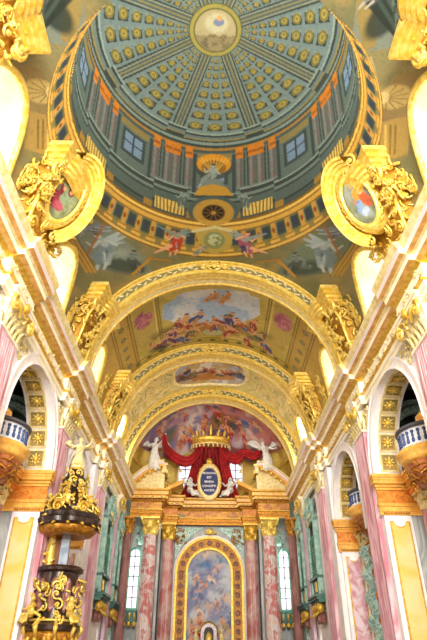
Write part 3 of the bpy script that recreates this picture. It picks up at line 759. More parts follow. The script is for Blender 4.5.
pn=pilaster(LB[1][39.45],None,w=1.0,shaftmat='lilac_marble',ztop=10.78);pn.location=(XW-.2,39.45,0)
dup(pn,(-(XW-.2),39.45,0),mirror=True,label=LB[-1][39.45])
for s in (-1,1):  # side faces behind the third pilaster group
    b=MB();b.bx(s*(XW-.24),s*XW,30.75,34.9,0,11.75);b.bx(s*(XW-.12),s*XW,38.4,40.5,0,11.75);struct(b.build('trim_chancel_pier','white_stone'))
# ------------------------------------------------------------ arcade arches
def arcade(yc,r,labels,slab,g):
    yj=yc+r
    t=thing('arcade_arch',labels[1],'arch',(XW,yc,0),None)
    O_=(XW,yc,0)
    b=MB();n=36
    def ringband(b,ri,ro,x0,x1,n=36):
        rings=[]
        for k in range(n+1):
            a=PI*k/n;rings.append([(x0,yc-ri*cos(a),ZS+ri*sin(a)),(x0,yc-ro*cos(a),ZS+ro*sin(a)),(x1,yc-ro*cos(a),ZS+ro*sin(a)),(x1,yc-ri*cos(a),ZS+ri*sin(a))])
        b.loft(rings)
    ringband(b,r,r+.42,XW-.12,XW+.01)
    for sd in (-1,1): b.bx(XW-.12,XW+.01,yc+sd*r,yc+sd*(r+.42),7,ZS)
    local(b.build('archivolt','white_stone',t),O_)
    b=MB();ringband(b,r+.36,r+.46,XW-.16,XW-.1);ringband(b,r-.01,r+.05,XW-.15,XW-.1);local(b.build('archivolt_moulding','white_stone',t),O_)
    # coffers of the soffit
    n=11;src=None
    for k in range(n):
        a=PI*(k+.5)/n;rad=r-.01;cen=V(XW+.6,yc-rad*cos(a),ZS+rad*sin(a));inn=V(0,cos(a),-sin(a));tan=V(0,sin(a),cos(a));R=[V(1,0,0),tan,inn]
        if src is None:
            b=MB();h=.36
            for dx in (-1,1): b.box((dx*h,0,.03),(.08,2*h+.08,.08));b.box((0,dx*h,.03),(2*h+.08,.08,.08))
            src=b.build('coffer','gold_pale',t)
            q=MB();q.box((0,0,.008),(2*h,2*h,.02));pl=q.build('coffer_ground','olive',src)
            q=MB();q.blob((0,0,.07),(.11,.11,.07),8,6)
            for j in range(8): q.leaf((0,0,.03),(cos(j*PI/4),sin(j*PI/4),0),(0,0,1),.31,.17,.3,.3)
            q.build('rosette','gold_bright',src,True);c=src
        else:
            c=src.copy();C.objects.link(c);c.parent=t
            for ch in src.children: d=ch.copy();C.objects.link(d);d.parent=c
        mw=Matrix(((1,0,0),(0,1,0),(0,0,1))).to_4x4()
        mm=Matrix((Vector(R[0]),Vector(R[1]),Vector(R[2]))).transposed().to_4x4();mm.translation=Vector(cen)-Vector(O_)
        c.matrix_local=mm
    # panels of the far jamb
    def scallop(x0,x1,z0,z1,e):
        m=(x0+x1)/2;w=(x1-x0)/2-e
        P=[(x0+e,z0+e),(x1-e,z0+e),(x1-e,z1-e)]
        for k in range(9): q=PI*k/8;P.append((m+w*.62*cos(q),z1-e-.2*sin(q)*1.1+.0))
        P.append((x0+e,z1-e));return P
    b=MB();b.prism(scallop(7.3,8.14,1.2,6.75,0),(0,yj-.03,0),(1,0,0),(0,0,1),(0,.06,0));fr=local(b.build('panel_frame','gold',t),O_)
    b=MB();b.prism(scallop(7.3,8.14,1.2,6.75,.07),(0,yj-.05,0),(1,0,0),(0,0,1),(0,.06,0));local(b.build('jamb_panel',slab,t),O_)
    return t
def impost(yc,r,label,g=None,both=True):
    yj=yc+r;t=thing('impost_cornice',label,'cornice',(XW,yj,7),g);O_=(XW,yj,7)
    # (z0,z1,projection)
    L=[(6.98,7.12,.06),(7.12,7.32,.1),(7.32,7.44,.16),(7.44,7.98,.08),(7.98,8.08,.16),(8.08,8.18,.26),(8.18,8.32,.42),(8.32,8.42,.46),(8.42,8.56,.52)]
    names=[('architrave','orange_light',0,3),('frieze','orange_marble',3,4),('cornice','orange_light',4,9)]
    for nm,mt,a,c in names:
        b=MB()
        for z0,z1,p in L[a:c]:
            b.bx(XW-.12-p*.55,9.3,yj-p,yj+.02,z0,z1)                       # across the jamb
            if z0>7.7 or nm!='architrave':
                zz=max(z0,7.75)
                if z1>zz: b.bx(8.35-p*.8,9.0,yc-r,yj,zz,z1)               # run towards the viewer over the columns
        local(b.build(nm,mt,t),O_)
    b=MB()
    for k in range(16): b.blob((7.12+k*.07,yj-.12,7.05),(.03,.04,.05),5,4)
    local(b.build('bead_row','gold_dark',t),O_)
    return t
def tribune(yc,r,label,g=None):
    """curved balcony over the side chapel"""
    cx=8.45;t=thing('balcony',label,'balcony',(cx,yc,8.35),g);O_=(cx,yc,8.7)
    ax=(V(0,1,0),V(-1,0,0),V(0,0,1))   # half circle bulging to -x
    def half(prof,n=22): b=MB();b.lathe(prof,(cx,yc,0),n,0,PI,ax,1,1,False);return b
    b=half([(.3,7.75),(.45,7.6),(.75,7.75),(.98,8.1),(1.08,8.45),(1.0,8.5)]);local(b.build('corbel','wood_red',t,True),O_)
    b=half([(1.0,8.46),(1.2,8.5),(1.28,8.62),(1.26,8.68),(1.38,8.74),(1.42,8.86),(1.36,8.94),(1.25,8.98),(.2,8.98)])
    local(b.build('ledge','orange_light',t,True),O_)
    b=half([(1.24,8.98),(1.2,9.08),(1.16,9.12),(1.16,9.62),(1.22,9.66),(1.0,9.68),(1.0,8.98)]);par=local(b.build('parapet','white_inlay',t),O_)
    b=half([(1.22,9.64),(1.3,9.7),(1.3,9.78),(1.2,9.84),(1.0,9.84)]);local(b.build('handrail','frame_dark',t),O_)
    # blue balusters in two rows of small arches
    src=None
    for k in range(15):
        a=PI*(k+.7)/15.4
        p=V(-1.175*sin(a),1.175*cos(a),0)
        if src is None:
            b=MB();b.lathe([(.02,.38),(.06,.42),(.07,.5),(.035,.6),(.06,.66),(.04,.74),(.07,.8),(.07,.86)],(0,0,0),8);src=b.build('baluster','blue_inlay',t,True);o=src
        else: o=src.copy();C.objects.link(o);o.parent=t
        o.location=Vector(p)
    b=MB()
    for k in range(7):
        a=PI*(k+.5)/7;ornament(b,V(cx-.9*sin(a),yc+.9*cos(a),7.7),V(cos(a),sin(a),0),(-.3*sin(a),.3*cos(a),1),.4,.6,5,.15,k,V(-sin(a),cos(a),-.5),.1)
    [b.tube([V(cx-rr*sin(PI*k/12),yc+rr*cos(PI*k/12),zz) for k in range(13)],.05,5) for rr,zz in ((.8,7.8),(1.02,8.3))];b.leaf((cx-.3,yc,7.7),(-.5,0,-1),(-1,0,0),.7,.5,.4);b.blob((cx-.35,yc,7.45),.16,8,6)
    local(b.build('gilded_leaves','gold_dark',t,True),O_)
    # sloping arm pieces at both ends
    for sd in (-1,1):
        b=MB();b.loft([[(cx-.75,yc+sd*.75,9.8),(cx-.35,yc+sd*1.25,9.8),(cx-.35,yc+sd*1.25,10.05),(cx-.75,yc+sd*.75,10.05)],[(cx-.2,yc+sd*1.3,10.35),(cx+.2,yc+sd*1.8,10.35),(cx+.2,yc+sd*1.8,10.6),(cx-.2,yc+sd*1.3,10.6)]])
        local(b.build('arm_rest','orange_light',t),O_)
    return t
def capital_round(b,c,r,h,leafmat=None,seed=0,vol=.3):
    """composite capital on a round column: goes into builder b"""
    x,y,z=c
    b.lathe([(r*1.08,0),(r*1.1,.05*h),(r*.98,.1*h),(r*1.0,.4*h),(r*1.2,.75*h),(r*1.35,.86*h)],(x,y,z),14)
    for tier,(zz,l) in enumerate(((.06,.45),(.32,.48))):
        for k in range(8):
            a=2*PI*(k+.5*tier)/8;b.leaf((x+r*cos(a),y+r*sin(a),z+zz*h),(0,0,1),(cos(a),sin(a),0),l*h,r*.75,.4,.2)
    for k in range(4):
        a=PI/4+k*PI/2;d=V(cos(a),sin(a),0);b.scroll(V(x,y,z+h*.72)+d*r*1.35,d,V(0,0,1),r*vol*1.3,r*.13,1.5,-1,PI/2,5,14)
    b.box((x,y,z+h*.93),(r*3.0,r*3.0,h*.12))
def chapel_column(yc,yy,x,kind,label,g=None):
    t=thing('chapel_column',label,'column',(x,yy,0),g);r=.29
    b=MB();b.lathe([(r*1.5,0),(r*1.5,1.5),(r*1.3,1.55),(r*1.35,1.7),(r*1.05,1.85)],(0,0,0),16);b.build('base','grey_marble',t)
    b=MB()
    if kind=='twist':
        n=80;rings=[]
        for k in range(n+1):
            z=1.85+(7.05-1.85)*k/n;a=2*PI*z/1.05;ox,oy=.12*cos(a),.12*sin(a);rr=r*(1-.1*k/n)*(.95+.12*sin(a))
            rings.append([(ox+rr*cos(q),oy+rr*sin(q),z) for q in np.arange(14)*2*PI/14])
        b.loft(rings);b.build('twisted_shaft','green_marble',t,True)
    else:
        b.lathe([(r,1.85),(r*1.02,3.5),(r*.86,7.05)],(0,0,0),18);b.build('shaft','pink_slab',t,True)
    b=MB();capital_round(b,(0,0,7.05),r*.95,.72);b.build('capital','gold_pale',t)
    return t
def chapel_fit(yc,r,s,col):
    """marble aedicule on the far partition of a chapel, seen through the arch above the balcony"""
    yj=yc+r+.0;x0=9.3
    return
names_pos={-1:'left',1:'right'}
A1={1:'nearer arch of the right wall, white ring with gold rosette coffers',-1:'nearer arch of the left wall, white ring with gold rosette coffers'}
A2={1:'farther arch of the right wall, left of the pink pilaster',-1:'farther arch of the left wall, behind the pulpit statue'}
I1={1:'orange marble cornice in the nearer right arch, above the yellow panel',-1:'orange marble cornice in the nearer left arch, left of the pulpit'}
I2={1:'orange marble cornice in the farther right arch, above the narrow pink panel',-1:'orange marble cornice in the farther left arch, hidden behind the pulpit'}
B1={1:'curved balcony with blue and white parapet, nearer arch of the right wall',-1:'curved balcony with blue and white parapet, nearer arch of the left wall'}
B2={1:'small curved balcony inside the farther arch of the right wall'}
for (yc,r),LA_,LI,LBc,slabm,kind,cy,cx in ((ARCH[2],A1,I1,B1,'yellow_slab','plain',21.7,8.72),(ARCH[3],A2,I2,B2,'pink_slab','twist',29.35,8.12)):
    a=arcade(yc,r,LA_,slabm,None);dup(a,(-XW,yc,0),True,LA_[-1])
    i=impost(yc,r,LI[1]);dup(i,(-i.location.x,i.location.y,i.location.z),True,LI[-1])
    t=tribune(yc,r,LBc[1])
    if -1 in LBc: dup(t,(-t.location.x,t.location.y,t.location.z),True,LBc[-1])
    if kind=='plain':
        cl='pink marble column with gilded capital under the right balcony, at the right edge';cl2='pink marble column with gilded capital at the left edge, under the left balcony'
    else: cl='green twisted marble column inside the farther arch of the right wall';cl2='pale twisted marble column glimpsed behind the pulpit body'
    c=chapel_column(yc,cy,cx,kind,cl);dup(c,(-cx,cy,0),True,cl2)
# ------------------------------------------------------------ chapel altars seen through the arches
def aedicule(yc,r,s,tone,label):
    yj=yc+r+.62;x0=8.42
    t=thing('chapel_altar',label,'altar',(s*9.8,yj-.2,0));O_=(s*9.8,yj-.2,0)
    b=MB()
    for a,c in ((8.5,9.0),(10.7,11.2)): b.bx(s*a,s*c,yj-.35,yj,8.6,10.6)
    local(b.build('pilaster','mid_green' if tone=='g' else 'wood_red',t),O_)
    b=MB();n=16
    for rr,w,d in ((1.5,.32,.5),(1.95,.28,.38)):
        rings=[]
        for k in range(n+1):
            q=PI*k/n;ca,sa=cos(q),sin(q);X=s*(9.85-rr*ca);X2=s*(9.85-(rr+w)*ca)
            rings.append([(X,yj-d,10.4+rr*sa*.9),(X2,yj-d,10.4+(rr+w)*sa*.9),(X2,yj,10.4+(rr+w)*sa*.9),(X,yj,10.4+rr*sa*.9)])
        b.loft(rings)
    local(b.build('arched_moulding','green_marble' if tone=='g' else 'wood_red',t),O_)
    b=MB();b.bx(s*8.45,s*11.3,yj-.5,yj,10.2,10.45);local(b.build('cornice','mid_green' if tone=='g' else 'orange_marble',t),O_)
    b=MB();b.bx(s*9.1,s*9.75,yj-.75,yj-.1,9.2,10.6);b.lathe([(.42,10.6),(.38,10.85),(.2,11.05),(.0,11.1)],(s*9.42,yj-.45,0),12);local(b.build('pedestal','wood_red',t),O_)
    b=MB()
    for z in (9.5,10.1): b.tube([(s*9.05,yj-.8,z),(s*9.4,yj-.95,z+.2),(s*9.78,yj-.8,z)],.07,6)
    b.scroll((s*9.42,yj-.82,10.75),(1,0,0),(0,0,1),.28,.07);local(b.build('gilded_trim','orange_light',t),O_)
    b=MB();b.blob((s*10.1,yj-1.0,12.0),(.22,.22,.3),8,6)
    for k in range(5): b.leaf((s*10.1,yj-1.0,12.0),(cos(k*1.256),0,sin(k*1.256)),(0,-1,0),.45,.25,.3)
    local(b.build('hanging_rosette','gold_dark',t,True),O_)
aedicule(*ARCH[2],-1,'g','green marble altar head in shadow behind the left balcony')
aedicule(*ARCH[2],1,'g','green marble altar head in shadow behind the nearer right balcony')
aedicule(*ARCH[3],1,'r','red marble altar head behind the small far right balcony')
aedicule(*ARCH[3],-1,'r','red marble altar head behind the pulpit statue')
mat('day_pane','#f4f4ff',emit='#f2f0ff',estr=2.6)
for ia,((yc,r),mt) in enumerate(((ARCH[2],'grey_marble'),(ARCH[3],'orange_marble'))):
    for s in (-1,1):
        b=MB();b.bx(s*8.27,s*11.95,yc+r+.12,yc+r+.4,0,8.6);struct(b.build('wall_chapel_panel',mt))
        b=MB();b.bx(s*11.9,s*12.0,yc-1.1,yc+1.1,3.0,6.6);o=b.build('window_%d'%(31+ia*2+(s>0)),'white_stone');struct(o)  # unseen outer window, added to brighten the chapel
        b=MB();b.bx(s*11.86,s*11.9,yc-.95,yc+.95,3.15,6.45);b.build('daylight_pane','day_pane',o)  # glowing pane of the added chapel window
# spandrel reliefs beside the arches
def spandrel(y,s,label,g):
    b=MB();x=s*(XW-.03)
    ornament(b,(x,y,11.0),(0,1,0),(0,0,1),1.3,.75,20,.17,int(y*7),(-s,0,0),.04);b.tube([(x,y-.65+1.3*k/12,11.35+.2*sin(k)) for k in range(13)],.05,5)
    o=b.build('spandrel_relief','gold_pale',None,True);tag(o,label,'relief',g)
for s in (-1,1):
    side=names_pos[s]
    spandrel(16.5,s,'pale gold scroll relief on the %s wall between nearest pilaster and nearer arch'%side,None)
    spandrel(25.2,s,'pale gold scroll relief beside the middle %s pilaster, above the farther arch'%side,None)
    spandrel(22.2,s,'pale gold scroll relief at the far upper corner of the nearer %s arch'%side,None)
# ------------------------------------------------------------ big transverse arches
def tarch(y0,y1,label,ro=VR+.02,ri=6.42,front=True):
    t=thing('transverse_arch',label,'arch',(0,y0,VC));O_=(0,y0,VC);n=64
    def band(b,r0,r1,ya,yb,a0=0,a1=PI,n=n):
        rings=[]
        for k in range(n+1):
            a=a0+(a1-a0)*k/n;c,s_=cos(a),sin(a)
            rings.append([(r0*c,ya,VC+r0*s_),(r1*c,ya,VC+r1*s_),(r1*c,yb,VC+r1*s_),(r0*c,yb,VC+r0*s_)])
        b.loft(rings)
    b=MB();band(b,ri+.06,ro,y0+.1,y1);local(b.build('arch_body','gold_pale',t),O_)
    b=MB();band(b,ro-.14,ro,y0-.02,y0+.2);band(b,ro-.24,ro-.17,y0+.03,y0+.2);local(b.build('outer_moulding','gold_bright',t),O_)
    b=MB();band(b,ri+.28,ri+.62,y0+.08,y0+.2);o=local(b.build('foliate_band','ring_band',t),O_)
    q=MB();m=70
    for k in range(m):
        a=PI*(k+.5)/m;rm=ri+.45;p=V(rm*cos(a),y0+.06,VC+rm*sin(a));tn=V(-sin(a),0,cos(a));rd=V(cos(a),0,sin(a));sg=1 if k%2 else -1
        q.leaf(p-tn*.15,tn+rd*sg*.6,(0,-1,0),.36,.17,.2,.3)
    local(q.build('foliage','gold_pale',o,True),O_)
    b=MB();band(b,ri,ri+.12,y0-.04,y0+.3);band(b,ri+.16,ri+.24,y0+.0,y0+.2);local(b.build('inner_moulding','gold_bright',t),O_)
    b=MB();band(b,ri+.02,ri+.1,y0+.5,y0+.62);band(b,ri+.02,ri+.1,y1-.12,y1);local(b.build('soffit_moulding','gold_bright',t),O_)
    # cartouche on the crown
    b=MB();z=VC+(ri+ro)/2;yy=y0-.1
    for sd in (-1,1):
        b.scroll((sd*.2,yy,z+.1),(sd,0,0),(0,0,1),.24,.06,1.3,-1,PI/2,5,16);b.tube([(sd*.42,yy,z+.1),(sd*.36,yy,z-.15),(0,yy,z-.42)],.055,5);b.scroll((sd*.6,yy,z-.05),(sd,0,0),(0,0,-1),.2,.05)
    b.blob((0,yy,z),(.16,.1,.2),8,6);local(b.build('cartouche','gold_bright',t,True),O_)
    return t
tarch(23.1,24.3,'nearest big gilded arch spanning the nave, below the painted dome')
tarch(32.3,33.5,'second big gilded arch across the nave, above the oval painting')
tarch(39.2,40.6,'farthest gilded arch across the nave, framing the altar fresco',VR+.02,6.4)
# ------------------------------------------------------------ gilded consoles at the foot of the vault
mat('gold_shade','#b98526','#d6a640',7,.4,.35,bump=.5,bscale=7)  # darker gold for console bodies, paints in shade between the bright carvings
def bracket(label,seed,medal=None,group=None,L_=1.7):
    """local frame for the right-hand side: origin on the vault axis height VC, console at +x"""
    t=thing('gilded_console',label,'console',(0,0,0),group)
    # cornice path in plan (x inwards is smaller)
    xf=5.72;rb=1.25 if medal else .62
    path=[(6.7,-L_),(xf,-L_),(xf,-rb)]
    for k in range(1,12):
        a=PI*k/12;path.append((xf-rb*(.25 if medal else .4)*sin(a),-rb*cos(a)))
    path+=[(xf,rb),(xf,L_),(6.7,L_)]
    prof=[(-.25,3.2),(-.04,3.2),(-.02,3.34),(.1,3.36),(.06,3.42),(.1,3.52),(.22,3.54),(.2,3.6),(.22,3.72),(.36,3.76),(.38,3.94),(.3,4.0),(-.4,4.02)]
    # outward normals
    def offs(d):
        out=[]
        for i,(x,y) in enumerate(path):
            p=V(*path[max(i-1,0)]);q=V(*path[min(i+1,len(path)-1)]);c=V(x,y)
            n1=nrm(c-p) if i>0 else nrm(q-c);n2=nrm(q-c) if i<len(path)-1 else n1
            m1=V(-n1[1],n1[0]);m2=V(-n2[1],n2[0]);m=nrm(m1+m2);sc_=1/max(.5,np.dot(m,m1));out.append(c+m*d*sc_)
        return out
    rings=[]
    for d,z in prof:
        o=offs(d);rings.append([(p[0],p[1],z-(0*max(0,(rb**2-min(abs(path[i][1]),rb)**2))/rb**2 if medal else 0)) for i,p in enumerate(o)])
    b=MB();b.loft(rings,False,False);b.build('cornice','gold_bright',t)
    # tapering body
    b=MB();rings=[]
    for z,f,l in ((-.1,6.95,.85),(.6,6.85,.9),(1.4,6.65,1.1),(2.3,6.4,1.35),(3.0,6.1,1.55),(3.4,5.78,1.62),(3.9,5.72,1.64)):
        rings.append([(7.2,-l,z),(f,-l,z),(f,l,z),(7.2,l,z)])
    b.loft(rings);b.build('body','gold_shade',t)
    # carving on the front and on the side turned to the entrance
    b=MB()
    for z,f,l,n in ((.0,6.9,.85,16),(.7,6.74,1.0,18),(1.5,6.5,1.15,22),(2.2,6.3,1.4,24),(2.75,6.05,1.5,18)):
        for yo,ww,nn_ in (((-1.3,.55,n//2),(1.3,.55,n//2)) if medal and z>1.2 else ((0,2*l,n),)):
            ornament(b,(f-.04,yo,z),(0,1,0),(-.35,0,1),ww,.85,nn_,.23,seed+int(z*10+yo*3),(-1,0,-.4),.16)
    split_pieces(b.build('front_scrollwork','gold_bright',t,True))
    b=MB()
    for z,x0,x1,l,n in ((.2,6.85,7.1,.9,5),(1.0,6.6,7.05,1.05,9),(1.8,6.35,6.9,1.3,12),(2.4,6.1,6.7,1.5,14)):
        ornament(b,((x0+x1)/2,-l-.03,z),(1,0,0),(0,-.15,1),x1-x0,.85,n,.19,seed+50+int(z*10),(0,-1,-.2),.14)
    split_pieces(b.build('side_scrollwork','gold_bright',t,True))
    for sd in (-1,1):
        b=MB();b.scroll((5.95,sd*1.45,3.0),(0,sd,0),(-.2,0,1),.36,.1,1.8,-1,PI/2,6,22);b.build('volute','gold_bright',t,True)
        b=MB();b.tube([(5.8,sd*1.6,3.2),(6.3,sd*1.42,2.3),(6.6,sd*1.15,1.3),(6.8,sd*.95,.4)],[.07,.08,.08,.06],6);b.build('scroll_rib','gold_bright',t,True)
    return t
def medallion(s,label,y):
    ax=V(-.78,-.42,-.46);ax=nrm(ax)      # facing direction (right side): inwards, down and slightly to the entrance
    upv=nrm(V(-.45,-.17,.91)-ax*np.dot(V(-.45,-.17,.91),ax));sdv=np.cross(upv,ax)
    c=V(5.62,-.22,2.95)
    t=thing('medallion',label,'medallion',(s*(c[0]+(.3 if s<0 else 0)),y+c[1],VC+c[2]))
    fx=lambda p:(s*p[0],p[1],p[2])
    ra,rb=1.03,.56;n=40
    def P(k,f,d): a=2*PI*k/n;return upv*ra*f*cos(a)+sdv*rb*f*sin(a)+ax*d
    for nm,mt,w in (('frame','gold_bright',[(1.0,.12),(1.08,.22),(1.2,.2),(1.26,.1),(1.36,.16),(1.46,.06),(1.5,-.2)]),):
        b=MB();b.loft([[fx(P(k,f if f<1.02 else f,d)) for k in range(n)] for f,d in w],True,False);b.build(nm,mt,t,True)
    # hooded cornice round the inner side of the oval
    inw=sdv if fx(sdv)[0]*s<0 else -sdv
    b=MB();b.loft([[fx(upv*ra*f*cos(a)+inw*rb*(f+.25)*sin(a)+ax*d) for a in np.linspace(-.5,2.7,34)] for f,d in ((1.42,-.3),(1.44,.06),(1.56,.1),(1.58,.2),(1.68,.22),(1.7,.32),(1.82,.34),(1.84,.44),(1.96,.46),(1.98,.3),(1.98,-.5))],False,False);b.build('hood_cornice','gold_bright',t)
    # painted oval
    m=36;X=np.zeros((m,n*2+1,3))
    for i in range(m):
        for k in range(2*n+1):
            a=PI*k/n;f=1.02*i/(m-1);X[i,k]=fx(upv*ra*f*cos(a)+sdv*rb*f*sin(a)+ax*.06)
    o=gridmesh('painting',X,'fresco',t)
    uv=np.array([[1.02*i/(m-1)*rb*sin(PI*k/n)*s,1.02*i/(m-1)*ra*cos(PI*k/n)] for i in range(m) for k in range(2*n+1)])
    T=Paint(uv[:,0],uv[:,1],'#8a946a' if s<0 else '#8d9488');T.noise('#6c7852',3,.4,.6,.7,seed=2)
    if s<0:
        T.fill(T.ell(-.25,-.35,.32,.42,.3,.2),'#8a2036');T.fill(T.ell(.02,-.1,.26,.28,.4,.2),'#7f9070');T.fill(T.ell(.1,.35,.17,.24,0,.2),'#5a0f14');T.fill(T.ell(.1,.3,.09,.1,0,.2),'#c98a60');T.fill(T.ell(-.3,.12,.1,.24,.5,.2),'#6e1626');T.fill(T.ell(-.22,.22,.08,.09),'#c98a60');T.fill(T.ell(-.05,-.5,.3,.22,0,.3),'#a84a5a')
    else:
        T.fill(T.ell(.12,.3,.3,.3,.3,.2),'#d98a2c');T.fill(T.ell(.25,-.1,.2,.45,.2,.2),'#c2552c');T.fill(T.ell(.22,.28,.1,.11),'#d9a070');T.fill(T.ell(-.12,-.2,.18,.35,-.2,.2),'#7f9ac0');T.fill(T.ell(-.02,-.5,.2,.2,0,.2),'#a8b8cc');T.fill(T.ell(-.2,.12,.08,.09),'#c47a58')
    T.noise('#3a3020',8,.55,.7,.4,seed=4);bake(o,T.c)
    b=MB();
    for k in range(26):
        a=2*PI*k/26;p=upv*ra*1.33*cos(a)+sdv*rb*1.4*sin(a)+ax*.12;tn=nrm(-upv*ra*sin(a)+sdv*rb*cos(a));b.leaf(fx(p-tn*.12),fx(tn),fx(ax),.28,.14,.4)
    b.build('leaf_wreath','gold',t,True)
    for q,(sd,a) in enumerate(((1,1),(-1,1),(1,-1),(-1,-1))):
        b=MB();p=upv*ra*1.5*a+sdv*rb*1.05*sd+ax*.0;b.scroll(fx(p),fx(sdv*sd),fx(upv*a),.26,.07,1.5,-1,PI/2,6,18);b.build('scroll','gold_bright',t,True)
BR={7.0:('gilded scrollwork console at the top %s corner',1),14.5:('gilded console carrying the %s oval medallion',2),22.95:('gilded console at the %s foot of the nearest big arch',3),32.3:('gilded console at the %s foot of the second big arch',4)}
for y,(lb,sd) in BR.items():
    md=(y==14.5)
    t=bracket(lb%'right',sd*11,md);t.location=(0,y,VC)
    dup(t,(0,y,VC),True,lb%'left')
medallion(-1,'oval medallion of a red-robed seated figure in gold frame, left of the dome',14.5)
medallion(1,'oval medallion of a figure in blue and orange in gold frame, right of the dome',14.5)
# ------------------------------------------------------------ plan sweeps (cornices that break forward)
def offset_path(path,d):
    out=[]
    for i in range(len(path)):
        c=V(*path[i]);p=V(*path[max(i-1,0)]);q=V(*path[min(i+1,len(path)-1)])
        n1=nrm(c-p) if i>0 else nrm(q-c);n2=nrm(q-c) if i<len(path)-1 else n1
        m1=V(n1[1],-n1[0]);m2=V(n2[1],-n2[0]);m=nrm(m1+m2);out.append(c+m*d/max(.4,np.dot(m,m1)))
    return out
def plan_sweep(b,path,prof):
    rings=[(m,[(p[0],p[1],z) for p in offset_path(path,d)]) for d,z,m in prof]
    for (m,a),(_,c) in zip(rings,rings[1:]):
        b.m=m;b.loft([a,c],False,False)
# ------------------------------------------------------------ figures
def skin_body(name,joints,edges,material,parent=None,sub=2):
    me=bpy.data.meshes.new(name);names=list(joints);idx={k:i for i,k in enumerate(names)}
    me.from_pydata([joints[k][0] for k in names],[(idx[a],idx[b]) for a,b in edges],[])
    o=bpy.data.objects.new(name,me);C.objects.link(o)
    md=o.modifiers.new('skin','SKIN');md.use_smooth_shade=True
    sv=me.skin_vertices[0].data
    for k in names:
        r=joints[k][1];sv[idx[k]].radius=(r,r);sv[idx[k]].use_root=(k=='pelvis')
    s2=o.modifiers.new('sub','SUBSURF');s2.levels=sub;s2.render_levels=sub
    dg=bpy.context.evaluated_depsgraph_get();ev=o.evaluated_get(dg);nm=bpy.data.meshes.new_from_object(ev)
    o.modifiers.clear();old=o.data;o.data=nm;bpy.data.meshes.remove(old);nm.materials.clear();nm.materials.append(M[material])
    nm.polygons.foreach_set('use_smooth',[True]*len(nm.polygons));o.name=name
    if parent is not None: o.parent=parent
    return o
STAND=dict(pelvis=((0,0,.95),.14),waist=((0,0,1.12),.12),chest=((0,-.02,1.35),.16),neck=((0,-.01,1.53),.06),head=((0,-.04,1.68),.1),crown=((0,-.03,1.78),.08),
 shL=((-.19,0,1.45),.065),elL=((-.38,-.1,1.25),.05),haL=((-.45,-.3,1.38),.035),shR=((.19,0,1.45),.065),elR=((.36,-.05,1.62),.05),haR=((.42,-.12,1.88),.035),
 hipL=((-.1,0,.88),.1),knL=((-.12,-.1,.5),.075),anL=((-.12,.02,.1),.045),toL=((-.13,-.14,.04),.035),hipR=((.1,0,.88),.1),knR=((.13,-.04,.5),.075),anR=((.14,.05,.1),.045),toR=((.15,-.1,.04),.035))
EDG=[('pelvis','waist'),('waist','chest'),('chest','neck'),('neck','head'),('head','crown'),('chest','shL'),('shL','elL'),('elL','haL'),('chest','shR'),('shR','elR'),('elR','haR'),
 ('pelvis','hipL'),('hipL','knL'),('knL','anL'),('anL','toL'),('pelvis','hipR'),('hipR','knR'),('knR','anR'),('anR','toR')]
